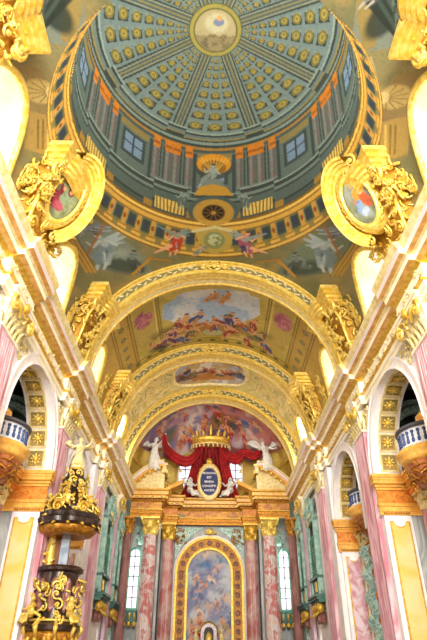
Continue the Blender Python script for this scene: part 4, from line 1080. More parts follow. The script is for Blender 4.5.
def figure(name,label,cat,loc,h,pose,matl,rz=0,wings=None,robe=True,group=None,seed=0,plump=1.0,mirror=False,robemat=None):
    J={k:(np.array(v[0],float),v[1]*plump) for k,v in STAND.items()}
    for k,v in pose.items(): J[k]=(np.array(v,float),J[k][1])
    if mirror: J={k:(v[0]*V(-1,1,1),v[1]) for k,v in J.items()}
    sc_=h/1.85;J={k:(tuple(v[0]*sc_),v[1]*sc_) for k,v in J.items()}
    t=thing(name,label,cat,loc,group,rz)
    skin_body('body',J,EDG,matl,t,2)
    rn=random.Random(seed)
    hd=np.array(J['head'][0]);b=MB();b.blob(hd+V(0,.03,.05)*sc_,(.115*sc_,.12*sc_,.11*sc_),8,6,jit=.2,rnd=rn)
    for k in range(5): b.blob(hd+V((k-2)*.045,.06,.0)*sc_,.05*sc_,6,4)
    b.build('hair',matl,t,True)
    b=MB();b.blob(hd+V(0,-.115,-.01)*sc_,(.018*sc_,.03*sc_,.03*sc_),6,4);b.build('nose',matl,t,True)
    for sd,nm in ((-1,'L'),(1,'R')):
        ha=np.array(J['ha'+nm][0]);el=np.array(J['el'+nm][0]);d=nrm(ha-el);b=MB();sdv=nrm(np.cross(d,V(0,1,.2)))
        for k in range(5):
            l=(.07,.095,.105,.095,.075)[k]*sc_;a=ha+sdv*(k-2)*.018*sc_;dd=nrm(d+sdv*(k-2)*.2);b.tube([a,a+dd*l*.5,a+dd*l*.9+V(0,0,-.01)*sc_],[.012*sc_,.011*sc_,.007*sc_],5)
        b.build('fingers',matl,t,True)
    if robe:
        # cloth follows pelvis -> knees -> ankles, with folds
        P=lambda k:np.array(J[k][0]);b=MB();n=28;rings=[]
        cs=[(P('chest')+V(0,0,.02)*sc_,.19,.14),(P('waist'),.16,.13),(P('pelvis'),.2,.17),((P('hipL')+P('hipR'))/2*.4+(P('knL')+P('knR'))/2*.6,.2,.17),((P('knL')+P('knR'))/2,.2,.17),((P('knL')+P('knR'))/2*.4+(P('anL')+P('anR'))/2*.6,.22,.18),((P('anL')+P('anR'))/2+V(0,0,.03)*sc_,.24,.2)]
        wdt=np.linalg.norm(P('knL')-P('knR'))/2
        for i,(c,rx,ry) in enumerate(cs):
            rings.append([c+V((rx*sc_+(wdt*.6 if i>2 else 0))*cos(q)*(1+.13*sin(7*q+i*.8)*min(1,i*.4)),ry*sc_*sin(q)*(1+.13*sin(5*q+i*.5)*min(1,i*.4)),.03*sc_*sin(q*3+i)) for q in np.arange(n)*2*PI/n])
        b.loft(rings)
        b.tube([P('shR')+V(0,-.05,0)*sc_,P('chest')+V(0,-.17,-.1)*sc_,P('waist')+V(-.1,-.14,0)*sc_,P('pelvis')+V(-.22,-.05,0)*sc_],[.05*sc_,.07*sc_,.07*sc_,.05*sc_],7)
        b.build('robe',robemat or matl,t,True)
    if wings:
        for sd in (-1,1):
            b=MB();c=np.array(J['chest'][0])+V(sd*.06,.15,.05)*sc_;n=9
            for k in range(n):
                a=wings[1]+k*(wings[2])/n;l=wings[0]*(1-.06*k)*sc_;d=V(sd*cos(a),.25,sin(a))
                b.leaf(c+V(sd*.03*k,.01*k,0)*sc_,d,(0,-1,0),l*1.15,.3*sc_,.1,.12)
            b.tube([c,c+V(sd*cos(wings[1]),.25,sin(wings[1]))*wings[0]*.75*sc_],[.06*sc_,.03*sc_],6)
            b.build('wing',matl,t,True)
    return t
SIT=dict(knL=(-.16,-.42,.95),anL=(-.2,-.5,.5),toL=(-.2,-.64,.46),knR=(.2,-.4,.82),anR=(.34,-.62,.5),toR=(.38,-.74,.47),elL=(-.36,-.15,1.2),haL=(-.3,-.4,1.15),elR=(.4,-.05,1.3),haR=(.5,-.25,1.5))
RECL=dict(pelvis=(0,0,.2),waist=(-.14,0,.3),chest=(-.32,-.02,.46),neck=(-.44,-.02,.62),head=(-.5,-.05,.76),crown=(-.52,-.04,.86),shL=(-.48,-.14,.5),elL=(-.62,-.2,.3),haL=(-.7,-.28,.06),shR=(-.26,.1,.6),elR=(-.05,-.12,.7),haR=(.2,-.2,.82),
 hipL=(.05,-.08,.18),knL=(.4,-.16,.4),anL=(.62,-.2,.08),toL=(.74,-.22,.05),hipR=(.06,.08,.17),knR=(.46,0,.18),anR=(.86,-.04,.06),toR=(.98,-.05,.1))
# ------------------------------------------------------------ chancel
def chancel():
    # apse shell
    ny,nx=90,160;X=np.zeros((ny,nx,3));RY=6.6
    for i in range(ny):
        a=(PI/2)*i/(ny-1)*.999       # 0 at the arch, PI/2 far end
        for j in range(nx):
            t=-PI/2+PI*j/(nx-1);X[i,j]=(7.6*sin(t)*cos(a)**.8,40.6+RY*sin(a),VC-.4+7.6*cos(t)*cos(a)**.8)
    o=gridmesh('ceiling_apse',X+np.array([0,.05,.05]),'gold_plaster');struct(o)
    i1=int(ny*.62);XA=np.zeros((i1,120,3))
    for i in range(i1):
        a=(PI/2)*i/(ny-1)*.999;tm=1.05-.3*(i/i1)**2
        for j in range(120):
            t=-tm+2*tm*j/119;XA[i,j]=(7.56*sin(t)*cos(a)**.8,40.6+RY*sin(a)-.03,VC-.42+7.56*cos(t)*cos(a)**.8)
    o=gridmesh('apse_fresco',XA,'fresco');bake(o,paint_apse(XA),.95,1.25);tag(o,'curved pink and violet fresco of clouds and figures above the altar crown','painting')
    b=MB()
    for s in (-1,1):
        for q in (.25,.62,1.0):
            pts=[]
            for k in range(12):
                a=(PI/2)*(.66+.3*k/11);t=s*q*1.2;pts.append((7.55*sin(t)*cos(a)**.8,40.6+RY*sin(a)-.05,VC-.45+7.55*cos(t)*cos(a)**.8))
            b.tube(pts,.12,6)
        for q in (1.15,1.35):
            pts=[]
            for k in range(14):
                a=(PI/2)*(.04+.8*k/13);t=s*q;pts.append((7.5*sin(t)*cos(a)**.8,40.6+RY*sin(a)-.02,VC-.45+7.5*cos(t)*cos(a)**.8))
            b.tube(pts,.13,6)
    struct(b.build('trim_3','gold_bright',None,True))
    # walls of the apse
    b=MB();b.bx(-7.4,7.4,47.0,47.4,0,20.5)
    struct(b.build('wall_back','grey_marble'))
    b=MB()
    for s in (-1,1): b.bx(s*6.9,s*7.3,42.9,47.2,0,14)
    struct(b.build('wall_apse_side','green_marble'))
mat('gold_plaster','#d9bf5e','#c0a040',1.2,.6,0,bump=.3,bscale=6)
chancel()
def small_window(n,x0,x1,y,z0,z1,matf='white_stone',par=None,bars=True):
    """arched window with frame and bright panes"""
    b=MB();m=(x0+x1)/2;r=(x1-x0)/2;zs=z1-r;k_=14
    P=[(x0,z0)]+[(m-r*cos(PI*k/k_),zs+r*sin(PI*k/k_)) for k in range(k_+1)]+[(x1,z0)]
    rings=[]
    for (px,pz) in P:
        d=nrm(V(px-m,max(pz-zs,0)+.001)) if pz>=zs else V(-1 if px<m else 1,0)
        rings.append([(px,y-.12,pz),(px+d[0]*.16,y-.12,pz+d[1]*.16),(px+d[0]*.16,y+.1,pz+d[1]*.16),(px,y+.1,pz)])
    b.loft(rings);b.bx(x0-.16,x1+.16,y-.15,y+.1,z0-.16,z0)
    o=b.build('window_%d'%n,matf);struct(o)
    b=MB();b.prism([(px,pz) for px,pz in P],(0,y+.02,0),(1,0,0),(0,0,1),(0,.03,0));b.build('daylight_pane','day_pane',o)
    b=MB()
    if bars:
        b.bx(m-.035,m+.035,y-.04,y+.02,z0,z1);z=z0+.75
        while z<z1-.2: b.bx(x0,x1,y-.04,y+.02,z-.03,z+.03);z+=.75
        b.build('glazing_bars','frame_dark',o)
for k,s in enumerate((-1,1)):
    small_window(21+k,min(s*2.75,s*1.75),max(s*2.75,s*1.75),46.4,15.0,17.4)
    small_window(23+k,min(s*6.5,s*5.75),max(s*6.5,s*5.75),46.8,5.6,9.9,'teal')
    small_window(25+k,min(s*5.9,s*5.1),max(s*5.9,s*5.1),45.4,15.6,17.6)
# altar entablature ------------------------------------------------
AE=[(0,11.75,0),(.1,11.75,1),(.1,11.95,0),(.16,11.97,1),(.16,12.2,0),(.24,12.24,0),(.24,12.3,0),(.1,12.32,2),(.1,12.85,0),(.18,12.9,1),(.24,13.05,1),(.42,13.1,3),(.44,13.3,0),(.6,13.36,3),(.62,13.6,0),(.72,13.7,3),(.76,13.82,0),(-.3,13.84,0)]
def altar_piece(label,path,frieze):
    t=thing('altar_entablature',label,'entablature',(path[1][0],path[1][1],11.75));O_=tuple(t.location)
    b=MB();plan_sweep(b,path,AE);local(b.build('cornice_block',['gold','gold_dark',frieze,'orange_light'],t),O_)
    # modillions
    for off,z,sz,st,nm,mt in ((.3,12.98,(.09,.12,.1),.2,'dentil_row','gold_dark'),(.5,13.18,(.13,.2,.13),.38,'modillion_row','gold_bright')):
        pp=offset_path(path,off);b=MB()
        for a,c in zip(pp,pp[1:]):
            L_=np.linalg.norm(c-a);n=max(1,int(L_/st));d=(c-a)/max(L_,1e-6)
            if L_<.2: continue
            for k in range(n): p=a+d*(k+.5)*L_/n;b.box((p[0],p[1],z),sz)
            b.tube([(a[0],a[1],z+.03),(c[0],c[1],z+.03)],.03,4)
        local(b.build(nm,mt,t),O_)
    return t
for s,w in ((-1,'left'),(1,'right')):
    P=[(s*6.4,43.5),(s*5.45,43.5),(s*4.0,43.5),(s*4.0,45.3),(s*3.98,45.6)]
    P2=[(s*4.05,45.5),(s*2.85,45.5),(s*2.85,46.3)]
    if s>0: P=P[::-1];P2=P2[::-1]
    altar_piece('gilded entablature block over the big outer altar column on the %s'%w,P,'frieze_mix')
    altar_piece('recessed gilded entablature over the inner altar column on the %s'%w,P2,'orange_marble')
altar_piece('long gilded entablature above the arched altar painting',[(-2.85,46.3),(0,46.3),(2.85,46.3)],'frieze_mix')
def altar_column(x,y,r,mt,label,zt=10.45,capm='gold'):
    t=thing('altar_column',label,'column',(x,y,0))
    b=MB();b.lathe([(r*1.45,0),(r*1.45,1.9),(r*1.3,2.0),(r*1.35,2.2),(r*1.1,2.35)],(0,0,0),20);b.build('base','gold_dark',t)
    b=MB();n=44;rings=[]
    for k in range(9):
        z=2.35+(zt-2.35)*k/8;rr=r*(1-.14*(k/8)**1.6);rings.append([(rr*(1-.05*(j%2))*cos(2*PI*j/n),rr*(1-.05*(j%2))*sin(2*PI*j/n),z) for j in range(n)])
    b.loft(rings);b.build('shaft',mt,t)
    b=MB();capital_round(b,(0,0,zt),r*.9,1.3,vol=.42);b.build('capital',capm,t)
    return t
for s,w in ((-1,'left'),(1,'right')):
    altar_column(s*4.73,44.0,.56,'column_marble','big red and white marble altar column, outer one on the %s'%w,capm='gold_bright')
    altar_column(s*3.42,46.0,.5,'column_red','dark red marble altar column beside the painting on the %s'%w,10.45,'gold')
    altar_column(s*6.5,43.7,.36,'brown_marble','slim brown marble column against the %s chancel wall'%w,10.45,'gold_dark')
    b=MB();b.bx(s*4.2,s*4.02,45.2,46.8,0,11.7);b.bx(s*5.4,s*5.6,46.2,47,0,11.7);b.bx(s*2.95,s*3.95,46.6,47,0,11.7);struct(b.build('trim_altar_pier','grey_marble'))
    b=MB();x=s*5.55;b.lathe([(.5,10.2),(.45,10.9),(.3,11.4)],(x,46.4,0),12,sx=.8);ornament(b,(x,46.0,9.9),(1,0,0),(0,0,1),.9,1.6,16,.2,5,(0,-1,0),.1)
    tag(b.build('green_cartouche','teal_light',None,True),'pale green carved cartouche above the side window behind the %s altar column'%w,'ornament')
    # window dressing: green sill box with gold
    b=MB();b.bx(s*6.75,s*5.5,46.2,46.75,4.6,5.4);t=b.build('window_balcony','teal_dark');tag(t,'dark green balcony box below the tall window at the %s of the altar'%w,'balcony')
    q=MB()
    for k in range(3): q.blob((s*(5.75+k*.38),46.15,4.45),(.17,.17,.2),6,5);q.box((s*(5.75+k*.38),46.17,5.0),(.12,.1,.45))
    q.build('gilded_bosses','gold',t,True)
# altar painting ------------------------------------------------------
def altar_painting():
    t=thing('altar_painting','tall arched altar painting of a heavenly crowd in blue and violet, gold frame','painting',(0,46.5,0))
    def archring(b,ri,ro,y0,y1,zs=8.1,z0=1.6,n=30,cx=0):
        rings=[]
        for a in [None]+list(np.arange(n+1)/n*PI)+[None]:
            if a is None:
                sd=-1 if not rings else 1;rings.append([(sd*ri,y0,z0),(sd*ro,y0,z0),(sd*ro,y1,z0),(sd*ri,y1,z0)])
            else:
                c,q=-cos(a),sin(a);rings.append([(ri*c,y0,zs+ri*q),(ro*c,y0,zs+ro*q),(ro*c,y1,zs+ro*q),(ri*c,y1,zs+ri*q)])
        b.loft(rings)
    b=MB();archring(b,1.9,2.62,-.12,.1);b.build('frame','frame_gold',t)
    b=MB();archring(b,1.74,1.9,-.22,.1);archring(b,2.6,2.76,-.2,.1);b.build('frame_moulding','gold',t)
    b=MB();archring(b,2.78,2.92,-.1,.1);b.build('white_surround','white_stone',t)
    src=None
    P=[(-2.26,z) for z in np.arange(2.2,8.0,.62)]+[(-2.26*cos(PI*k/10),8.1+2.26*sin(PI*k/10)) for k in range(11)]+[(2.26,z) for z in np.arange(2.2,8.0,.62)]
    for (x,z) in P:
        if src is None:
            q=MB();q.lathe([(.2,0),(.16,.08),(.08,.02),(0,.1)],(0,0,0),10,axis=(V(1,0,0),V(0,0,1),V(0,-1,0)))
            for k in range(6): q.leaf((0,-.03,0),(cos(k*PI/3),0,sin(k*PI/3)),(0,-1,0),.22,.14,.3,.3)
            src=q.build('rosette','pulpit_red',t,True);o=src
        else: o=src.copy();C.objects.link(o);o.parent=t
        o.location=(x,-.13,z)
    m,n=120,70;X=np.zeros((m,n,3))
    for i in range(m):
        z=1.6+(9.88-1.6)*i/(m-1);hw=1.78 if z<8.1 else math.sqrt(max(0,1.78**2-(z-8.1)**2))
        for j in range(n): X[i,j]=(-hw+2*hw*j/(n-1),0,z)
    o=gridmesh('canvas',X,'fresco',t);bake(o,paint_altar(X[:,:,0].ravel(),X[:,:,2].ravel()).c,1.12)
    b=MB();ornament(b,(0,-.25,11.0),(1,0,0),(0,0,1),.9,.5,12,.16,3,(0,-1,0),.1);b.blob((0,-.3,11.2),(.3,.15,.25),8,6);b.build('crest','gold_bright',t,True)
    for s in (-1,1):
        b=MB();b.prism([(s*2.85,8.3),(s*2.85,11.6),(s*.6,11.6),(s*1.4,11.05),(s*2.2,10.3),(s*2.75,9.3)],(0,.05,0),(1,0,0),(0,0,1),(0,.1,0));sp=b.build('spandrel','green_marble',t)
        b=MB();ornament(b,(s*2.35,0,10.3),(1,0,0),(0,0,1),.8,1.1,16,.17,8,(0,-1,0),.06);b.build('spandrel_scrolls','gold_dark',sp,True)
altar_painting()
b=MB();b.bx(-2.85,2.85,46.72,47,0,11.75);struct(b.build('trim_altar_wall','grey_marble'))
# pediments -----------------------------------------------------------
for s,w in ((-1,'left'),(1,'right')):
    t=thing('segmental_pediment','broken curved pediment carrying the white angel on the %s of the altar'%w,'pediment',(s*5,43.6,13.85));O_=tuple(t.location)
    arc=[]
    for k in range(15):
        f=k/14;arc.append((s*(6.6-2.75*f),13.95+1.75*sin(f*PI/2)))
    def strip(d0,d1,y0,y1):
        b=MB();rings=[]
        for k,(x,z) in enumerate(arc):
            a,c=arc[max(k-1,0)],arc[min(k+1,14)];tn=nrm(V(c[0]-a[0],c[1]-a[1]));nn=V(-tn[1],tn[0]);nn=nn*(1 if nn[1]>0 else -1)
            rings.append([(x+nn[0]*d0,y0,z+nn[1]*d0),(x+nn[0]*d1,y0,z+nn[1]*d1),(x+nn[0]*d1,y1,z+nn[1]*d1),(x+nn[0]*d0,y1,z+nn[1]*d0)])
        b.loft(rings);return b
    local(strip(0,.16,42.95,45.0).build('lower_moulding','orange_light',t),O_);local(strip(.16,.36,42.85,45.0).build('curved_slab','pinkwhite',t),O_);local(strip(.36,.46,42.7,45.0).build('top_moulding','gold_pale',t),O_)
    b=MB();rings=[]
    b.prism([(x,z) for x,z in arc]+[(s*3.85,13.85),(s*6.6,13.85)],(0,43.6,0),(1,0,0),(0,0,1),(0,.5,0));local(b.build('tympanum','gold_pale',t),O_)
    b=MB()
    for k in range(6): x,z=arc[2+k*2];b.box((x,43.3,z-.1),(.14,.5,.16))
    for k in range(5): b.box((s*3.72,43.3+k*.36,15.35),(.3,.16,.3))
    b.tube([(x,43.35,z-.05) for x,z in arc],.05,4);b.tube([(s*3.72,43.2,15.45),(s*3.72,44.9,15.45)],.05,4)
    local(b.build('modillions','gold_bright',t),O_)
    b=MB();b.loft([[(s*3.9,44.2,13.9),(s*3.9,45.4,13.9),(s*3.9,45.4,14.2),(s*3.9,44.2,14.2)],[(s*2.35,44.6,14.75),(s*2.35,45.8,14.75),(s*2.35,45.8,15.1),(s*2.35,44.6,15.1)]]);local(b.build('raking_piece','orange_light',t),O_)
    b=MB();b.bx(s*4.0,s*3.7,43.0,45.0,15.2,15.75);b.bx(s*4.05,s*3.6,42.9,45.0,15.75,15.95);local(b.build('end_block','gold_pale',t),O_)
# angels, cherubs -------------------------------------------------------
figure('angel_statue','white winged angel statue on the left pediment, holding up the red cloth','statue',(-4.75,43.0,15.3),2.9,dict(haR=(.5,-.2,1.98),elR=(.38,-.1,1.68),head=(.05,-.06,1.68)),'stucco',.25,(.8,.15,1.2),True,None,1)
figure('angel_statue','white winged angel statue on the right pediment, one wing raised','statue',(4.75,43.0,15.3),2.7,dict(elR=(.38,-.1,1.3),haR=(.55,-.25,1.3),elL=(-.4,-.1,1.55),haL=(-.6,-.2,1.75),waist=(-.05,0,1.12),chest=(-.12,-.05,1.33),neck=(-.17,-.06,1.5),head=(-.22,-.1,1.63),crown=(-.25,-.1,1.73),shL=(-.3,-.03,1.42),shR=(.06,0,1.45)),'stucco',-.2,(1.1,.45,.9),True,None,2)
figure('cherub_statue','white seated cherub left of the blue inscription oval','statue',(-1.75,45.6,13.25),2.35,SIT,'stucco',.7,(.55,.5,1.0),True,None,3,1.35)
figure('cherub_statue','white seated cherub right of the blue inscription oval','statue',(1.75,45.6,13.25),2.35,SIT,'stucco',-.7,(.55,.5,1.0),True,None,4,1.35,mirror=True)
# cartouche -------------------------------------------------------------
def text_mesh(s,size,loc,parent,name,material='letter',rot=(PI/2,0,0)):
    cu=bpy.data.curves.new(name,'FONT');cu.body=s;cu.size=size;cu.align_x='CENTER';cu.align_y='CENTER';cu.extrude=.01;cu.offset=size*.012
    to=bpy.data.objects.new(name,cu);C.objects.link(to);dg=bpy.context.evaluated_depsgraph_get();dg.update()
    me=bpy.data.meshes.new_from_object(to.evaluated_get(dg));bpy.data.objects.remove(to);me.materials.clear();me.materials.append(M[material])
    o=bpy.data.objects.new(name,me);C.objects.link(o);o.rotation_euler=rot;o.location=loc;o.parent=parent;return o
t=thing('inscription_oval','blue oval panel with white Latin lettering in gold frame, over the altar','panel',(-.1,45.55,15.2));
n=40;b=MB();b.loft([[(.8*f*cos(2*PI*k/n),-.0-d,1.25*f*sin(2*PI*k/n)) for k in range(n)] for f,d in ((.94,.02),(.98,.2),(1.1,.24),(1.2,.12),(1.28,.16),(1.33,0),(1.3,-.15))],True,False);b.build('frame','gold_pale',t,True)
b=MB();b.prism([(.78*cos(2*PI*k/n),1.22*sin(2*PI*k/n)) for k in range(n)],(0,-.04,0),(1,0,0),(0,0,1),(0,.08,0));b.build('panel','blue_panel',t)
for k,(w,sz) in enumerate((('MONSTRA',.245),('EST',.28),('MARIA',.28),('CONCEPTI',.25),('ANCEPS',.25))): text_mesh(w,sz,(0,-.06,.72-k*.37),t,'lettering')
b=MB();b.blob((0,-.15,1.75),(.28,.2,.28),10,8)
for k in range(14): a=2*PI*k/14;b.leaf((.98*cos(a),-.12,1.5*sin(a)),(-sin(a),0,cos(a)),(0,-1,0),.42,.2,.35)
b.tube([(1.0*cos(2*PI*k/40),-.1,1.52*sin(2*PI*k/40)) for k in range(41)],.06,5)
b.build('wreath','gold',t,True)
# canopy ------------------------------------------------------------------
def cloth_sheet(name,rows,material,parent,O_,amp=.12,fr=9,n=60,seed=0):
    """rows: list of (left point, right point); folds run across"""
    R=[];m=len(rows)
    for i,(a,c) in enumerate(rows):
        a=np.array(a,float);c=np.array(c,float);f=i/(m-1)
        R.append([a+(c-a)*t+V(0,1,0)*amp*(.25+.75*f)*sin(t*fr*2*PI+seed+.5*sin(3*f)) for t in np.linspace(0,1,n)])
    X=np.array(R)-np.array(O_);o=gridmesh(name,X,material,parent);md=o.modifiers.new('thick','SOLIDIFY');md.thickness=.04;return o
t=thing('canopy','dark red canopy drapery hanging from a gold crown behind the inscription oval','canopy',(0,46.0,14));O_=(0,46.0,14)
prof=[(19.0,1.25,45.6),(18.3,1.3,45.7),(17.6,1.4,45.9),(16.8,1.55,46.0),(15.8,1.8,46.1),(14.8,2.1,46.1),(14.0,2.5,46.1)]
cloth_sheet('drape',[((-w,y,z),(w,y,z)) for z,w,y in prof],'red_dark',t,O_,.2,8,120)
for s in (-1,1):
    cloth_sheet('side_curtain',[((s*(w*.55),y-.45+.1*k,z),(s*(w+.12),y-.25,z)) for k,(z,w,y) in enumerate(prof)],'red_cloth',t,O_,.1,4,50,seed=s)
b=MB();b.lathe([(1.2,18.6),(.6,18.75),(0,18.8)],(0,45.6,0),24,sy=.5);local(b.build('canopy_lining','red_deep',t,True),O_)
c=thing('crown','large gold crown topping the red canopy, below the apse fresco','crown',(0,45.5,18.35));c.scale=(1.22,1.1,1.15)
b=MB();n=40;b.lathe([(1.3,0),(1.42,.02),(1.44,.12),(1.36,.2),(1.36,.42),(1.46,.5),(1.42,.6),(1.3,.6)],(0,0,0),n,sy=.6);b.build('band','gold',c,True)
b=MB()
for k in range(26): a=2*PI*k/26;b.tube([(1.42*cos(a),.85*sin(a),-.02),(1.42*cos(a),.85*sin(a),-.22),(1.4*cos(a),.84*sin(a),-.3)],[.05,.07,.02],6)
b.tube([(1.42*cos(2*PI*k/40),.85*sin(2*PI*k/40),0) for k in range(41)],.05,5);b.build('fringe','gold_pale',c,True)
b=MB()
for k in range(16):
    a=2*PI*k/16;p=V(1.42*cos(a),.85*sin(a),.55);d=V(cos(a),.6*sin(a),0);b.leaf(p,(0.25*d[0],.25*d[1],1),d,.95 if k%2==0 else .55,.34,.12);b.blob(p+V(0,0,.62 if k%2==0 else .4)+d*.2,.09,6,4)
b.build('crown_leaves','gold_bright',c,True)
b=MB()
for k in range(8):
    a=2*PI*k/8;b.tube([(1.3*cos(a),.8*sin(a),.5),(1.4*cos(a),.8*sin(a),1.3),(.85*cos(a),.5*sin(a),1.85),(.1*cos(a),.05*sin(a),1.9)],[.08,.09,.08,.06],6)
b.build('arches','gold_dark',c,True)
b=MB();b.blob((0,0,2.05),.22,10,8);b.box((0,0,2.35),(.07,.07,.3));b.box((0,0,2.38),(.26,.07,.07));b.build('orb','gold_bright',c,True)
def swag(pts,w,label):
    t=[];n=40;P=[np.array(p,float) for p in pts];m=len(P)
    # catmull through the points
    def cr(u):
        i=min(int(u),m-2);f=u-i;p0=P[max(i-1,0)];p1=P[i];p2=P[i+1];p3=P[min(i+2,m-1)]
        return .5*((2*p1)+(-p0+p2)*f+(2*p0-5*p1+4*p2-p3)*f*f+(-p0+3*p1-3*p2+p3)*f**3)
    X=np.zeros((n,16,3))
    for i in range(n):
        u=(m-1)*i/(n-1)*.9999;c=cr(u);tn=nrm(cr(min(u+.01,m-1.0001))-cr(max(u-.01,0)));sd=nrm(np.cross(tn,V(0,1,0)));ww=np.interp(u,range(m),w)
        for j in range(16):
            f=j/15-.5;X[i,j]=c+sd*ww*f+V(0,-1,0)*(.14*sin(f*3*2*PI+u*.7)+.15*cos(f*PI))
    o=gridmesh('red_swag',X,'red_cloth');md=o.modifiers.new('thick','SOLIDIFY');md.thickness=.04
    return tag(o,label,'drapery')
swag([(-4.0,42.7,18.3),(-3.9,43.2,17.5),(-3.1,44.2,16.9),(-2.1,44.8,16.75),(-1.3,45.2,17.5),(-1.2,45.4,18.2)],[.25,.55,.85,.9,.7,.4],'bright red cloth swag from the crown to the left angel')
swag([(1.2,45.4,18.2),(1.4,45.2,17.6),(2.2,44.8,17.0),(2.9,44.4,17.45),(3.7,44.0,17.0),(4.3,43.7,17.3),(4.6,43.4,17.9)],[.4,.7,.9,.8,.75,.5,.25],'bright red cloth swag from the crown to the right angel')
# tabernacle top
t=thing('tabernacle','small gold domed tabernacle in front of the altar painting, at the bottom edge','tabernacle',(0,45.4,0))
b=MB();b.bx(-.85,.85,-.3,.3,0,3.2);b.build('body','gold_dark',t)
b=MB();rings=[]
for k in range(21):
    a=PI*k/20;rings.append([(.36*cos(a),-.3,3.9+.36*sin(a)),(.6*cos(a),-.3,3.9+.6*sin(a)),(.6*cos(a),.2,3.9+.6*sin(a)),(.36*cos(a),.2,3.9+.36*sin(a))])
b.loft(rings);b.bx(-.6,-.36,-.3,.2,3.2,3.9);b.bx(.36,.6,-.3,.2,3.2,3.9);b.build('arched_hood','pulpit_red',t)
b=MB();b.bx(-.38,.38,0,.1,3.2,4.2);b.build('niche','dark',t)
b=MB();b.lathe([(.28,3.2),(.3,3.5),(.24,3.75),(.1,3.9),(0,4.0)],(0,-.15,0),14);b.build('domed_urn','gold_bright',t,True)
b=MB()
for k in range(15): a=PI*k/14;b.leaf((.6*cos(a),-.3,3.9+.6*sin(a)),(cos(a),0,sin(a)),(0,-1,0),.22,.16,.3)
b.build('gilded_rays','gold',t,True)
for s in (-1,1): figure('small_statue','small cream figure beside the tabernacle dome, on its %s'%('left' if s<0 else 'right'),'statue',(s*.95,45.1,3.2),1.1,{},'gold_pale',0,None,True,None,5)
# green oratory cases ---------------------------------------------------------
def oratory(label,w=2.3):
    """local frame: origin on the wall face, projects towards -x, w along y"""
    t=thing('oratory_case',label,'case',(0,0,0));h=w/2
    b=MB()
    for sd in (-1,1): b.bx(-.42,0,sd*h,sd*(h-.22),5.4,10.0)
    b.bx(-.42,0,-h,h,9.8,10.1);b.bx(-.3,0,-h,h,5.4,5.7);b.build('frame','teal_light',t)
    b=MB();b.bx(-.26,0,-h+.2,h-.2,6.5,9.1);lv=b.build('louvre_panel','teal',t)
    q=MB();z=6.6
    while z<9.0: q.box((-.29,0,z),(.05,w-.5,.07));z+=.19
    q.build('louvres','teal',lv)
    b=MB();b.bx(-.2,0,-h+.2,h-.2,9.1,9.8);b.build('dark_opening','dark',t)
    b=MB();b.bx(-.3,0,-h+.1,h-.1,5.6,6.4);dd=b.build('lower_panel','teal_dark',t)
    q=MB();q.box((-.33,0,6.0),(.08,.5,.6));q.build('gilded_inset','gold',dd)
    b=MB();b.bx(-.5,0,-h-.05,h+.05,6.4,6.55);b.bx(-.62,0,-h-.15,h+.15,5.2,5.35);b.bx(-.7,0,-h-.22,h+.22,5.35,5.48);b.bx(-.5,0,-h-.1,h+.1,5.05,5.2);b.build('ledge','teal_dark',t)
    b=MB()
    for k in range(3): b.blob((-.35,-h*.6+k*h*.6,4.8),(.26,.3,.32),8,6);b.leaf((-.4,-h*.6+k*h*.6,4.9),(-.2,0,-1),(-1,0,0),.7,.4,.3)
    b.build('gilded_bosses','gold',t,True)
    b=MB();b.bx(-.3,0,-h*.5,h*.5,4.0,4.6);b.scroll((-.35,0,4.2),(0,1,0),(0,0,1),.3,.08);b.build('corbel','brown_marble',t,True)
    b=MB();
    for sd in (-1,1):
        b.scroll((-.35,sd*h*.55,10.5),(0,sd,0),(0,0,1),.42,.13,1.4,1,PI/2,6,16);b.scroll((-.35,sd*h*.25,11.1),(0,sd,0),(0,0,1),.3,.1,1.4,-1,PI/2,6,16)
        b.tube([(-.35,sd*h*.9,10.1),(-.4,sd*h*.95,10.7),(-.35,sd*h*.5,11.2),(-.3,0,11.6)],[.12,.14,.12,.1],6)
    b.blob((-.35,0,10.75),(.2,.35,.5),8,6);ornament(b,(-.4,0,10.2),(0,1,0),(0,0,1),w*.8,1.3,8,.22,3,(-1,0,0),.1);b.build('crest','teal_light',t,True)
    b=MB();ornament(b,(-.42,0,9.7),(0,1,0),(0,0,1),w*.7,.7,9,.17,6,(-1,0,0),.1);b.build('gilded_leaves','gold_pale',t,True)
    return t
cases=[(36.8,2.6,{1:'green louvred oratory case on the right wall, nearer of the two',-1:'green louvred oratory case on the left wall, nearer of the two'}),(41.6,1.9,{1:'green louvred oratory case on the right wall, farther one near the altar',-1:'green louvred oratory case on the left wall, farther one near the altar'})]
for y,w,lb in cases:
    t=oratory(lb[1],w);t.location=(XW-.05,y,0);dup(t,(-(XW-.05),y,0),True,lb[-1])
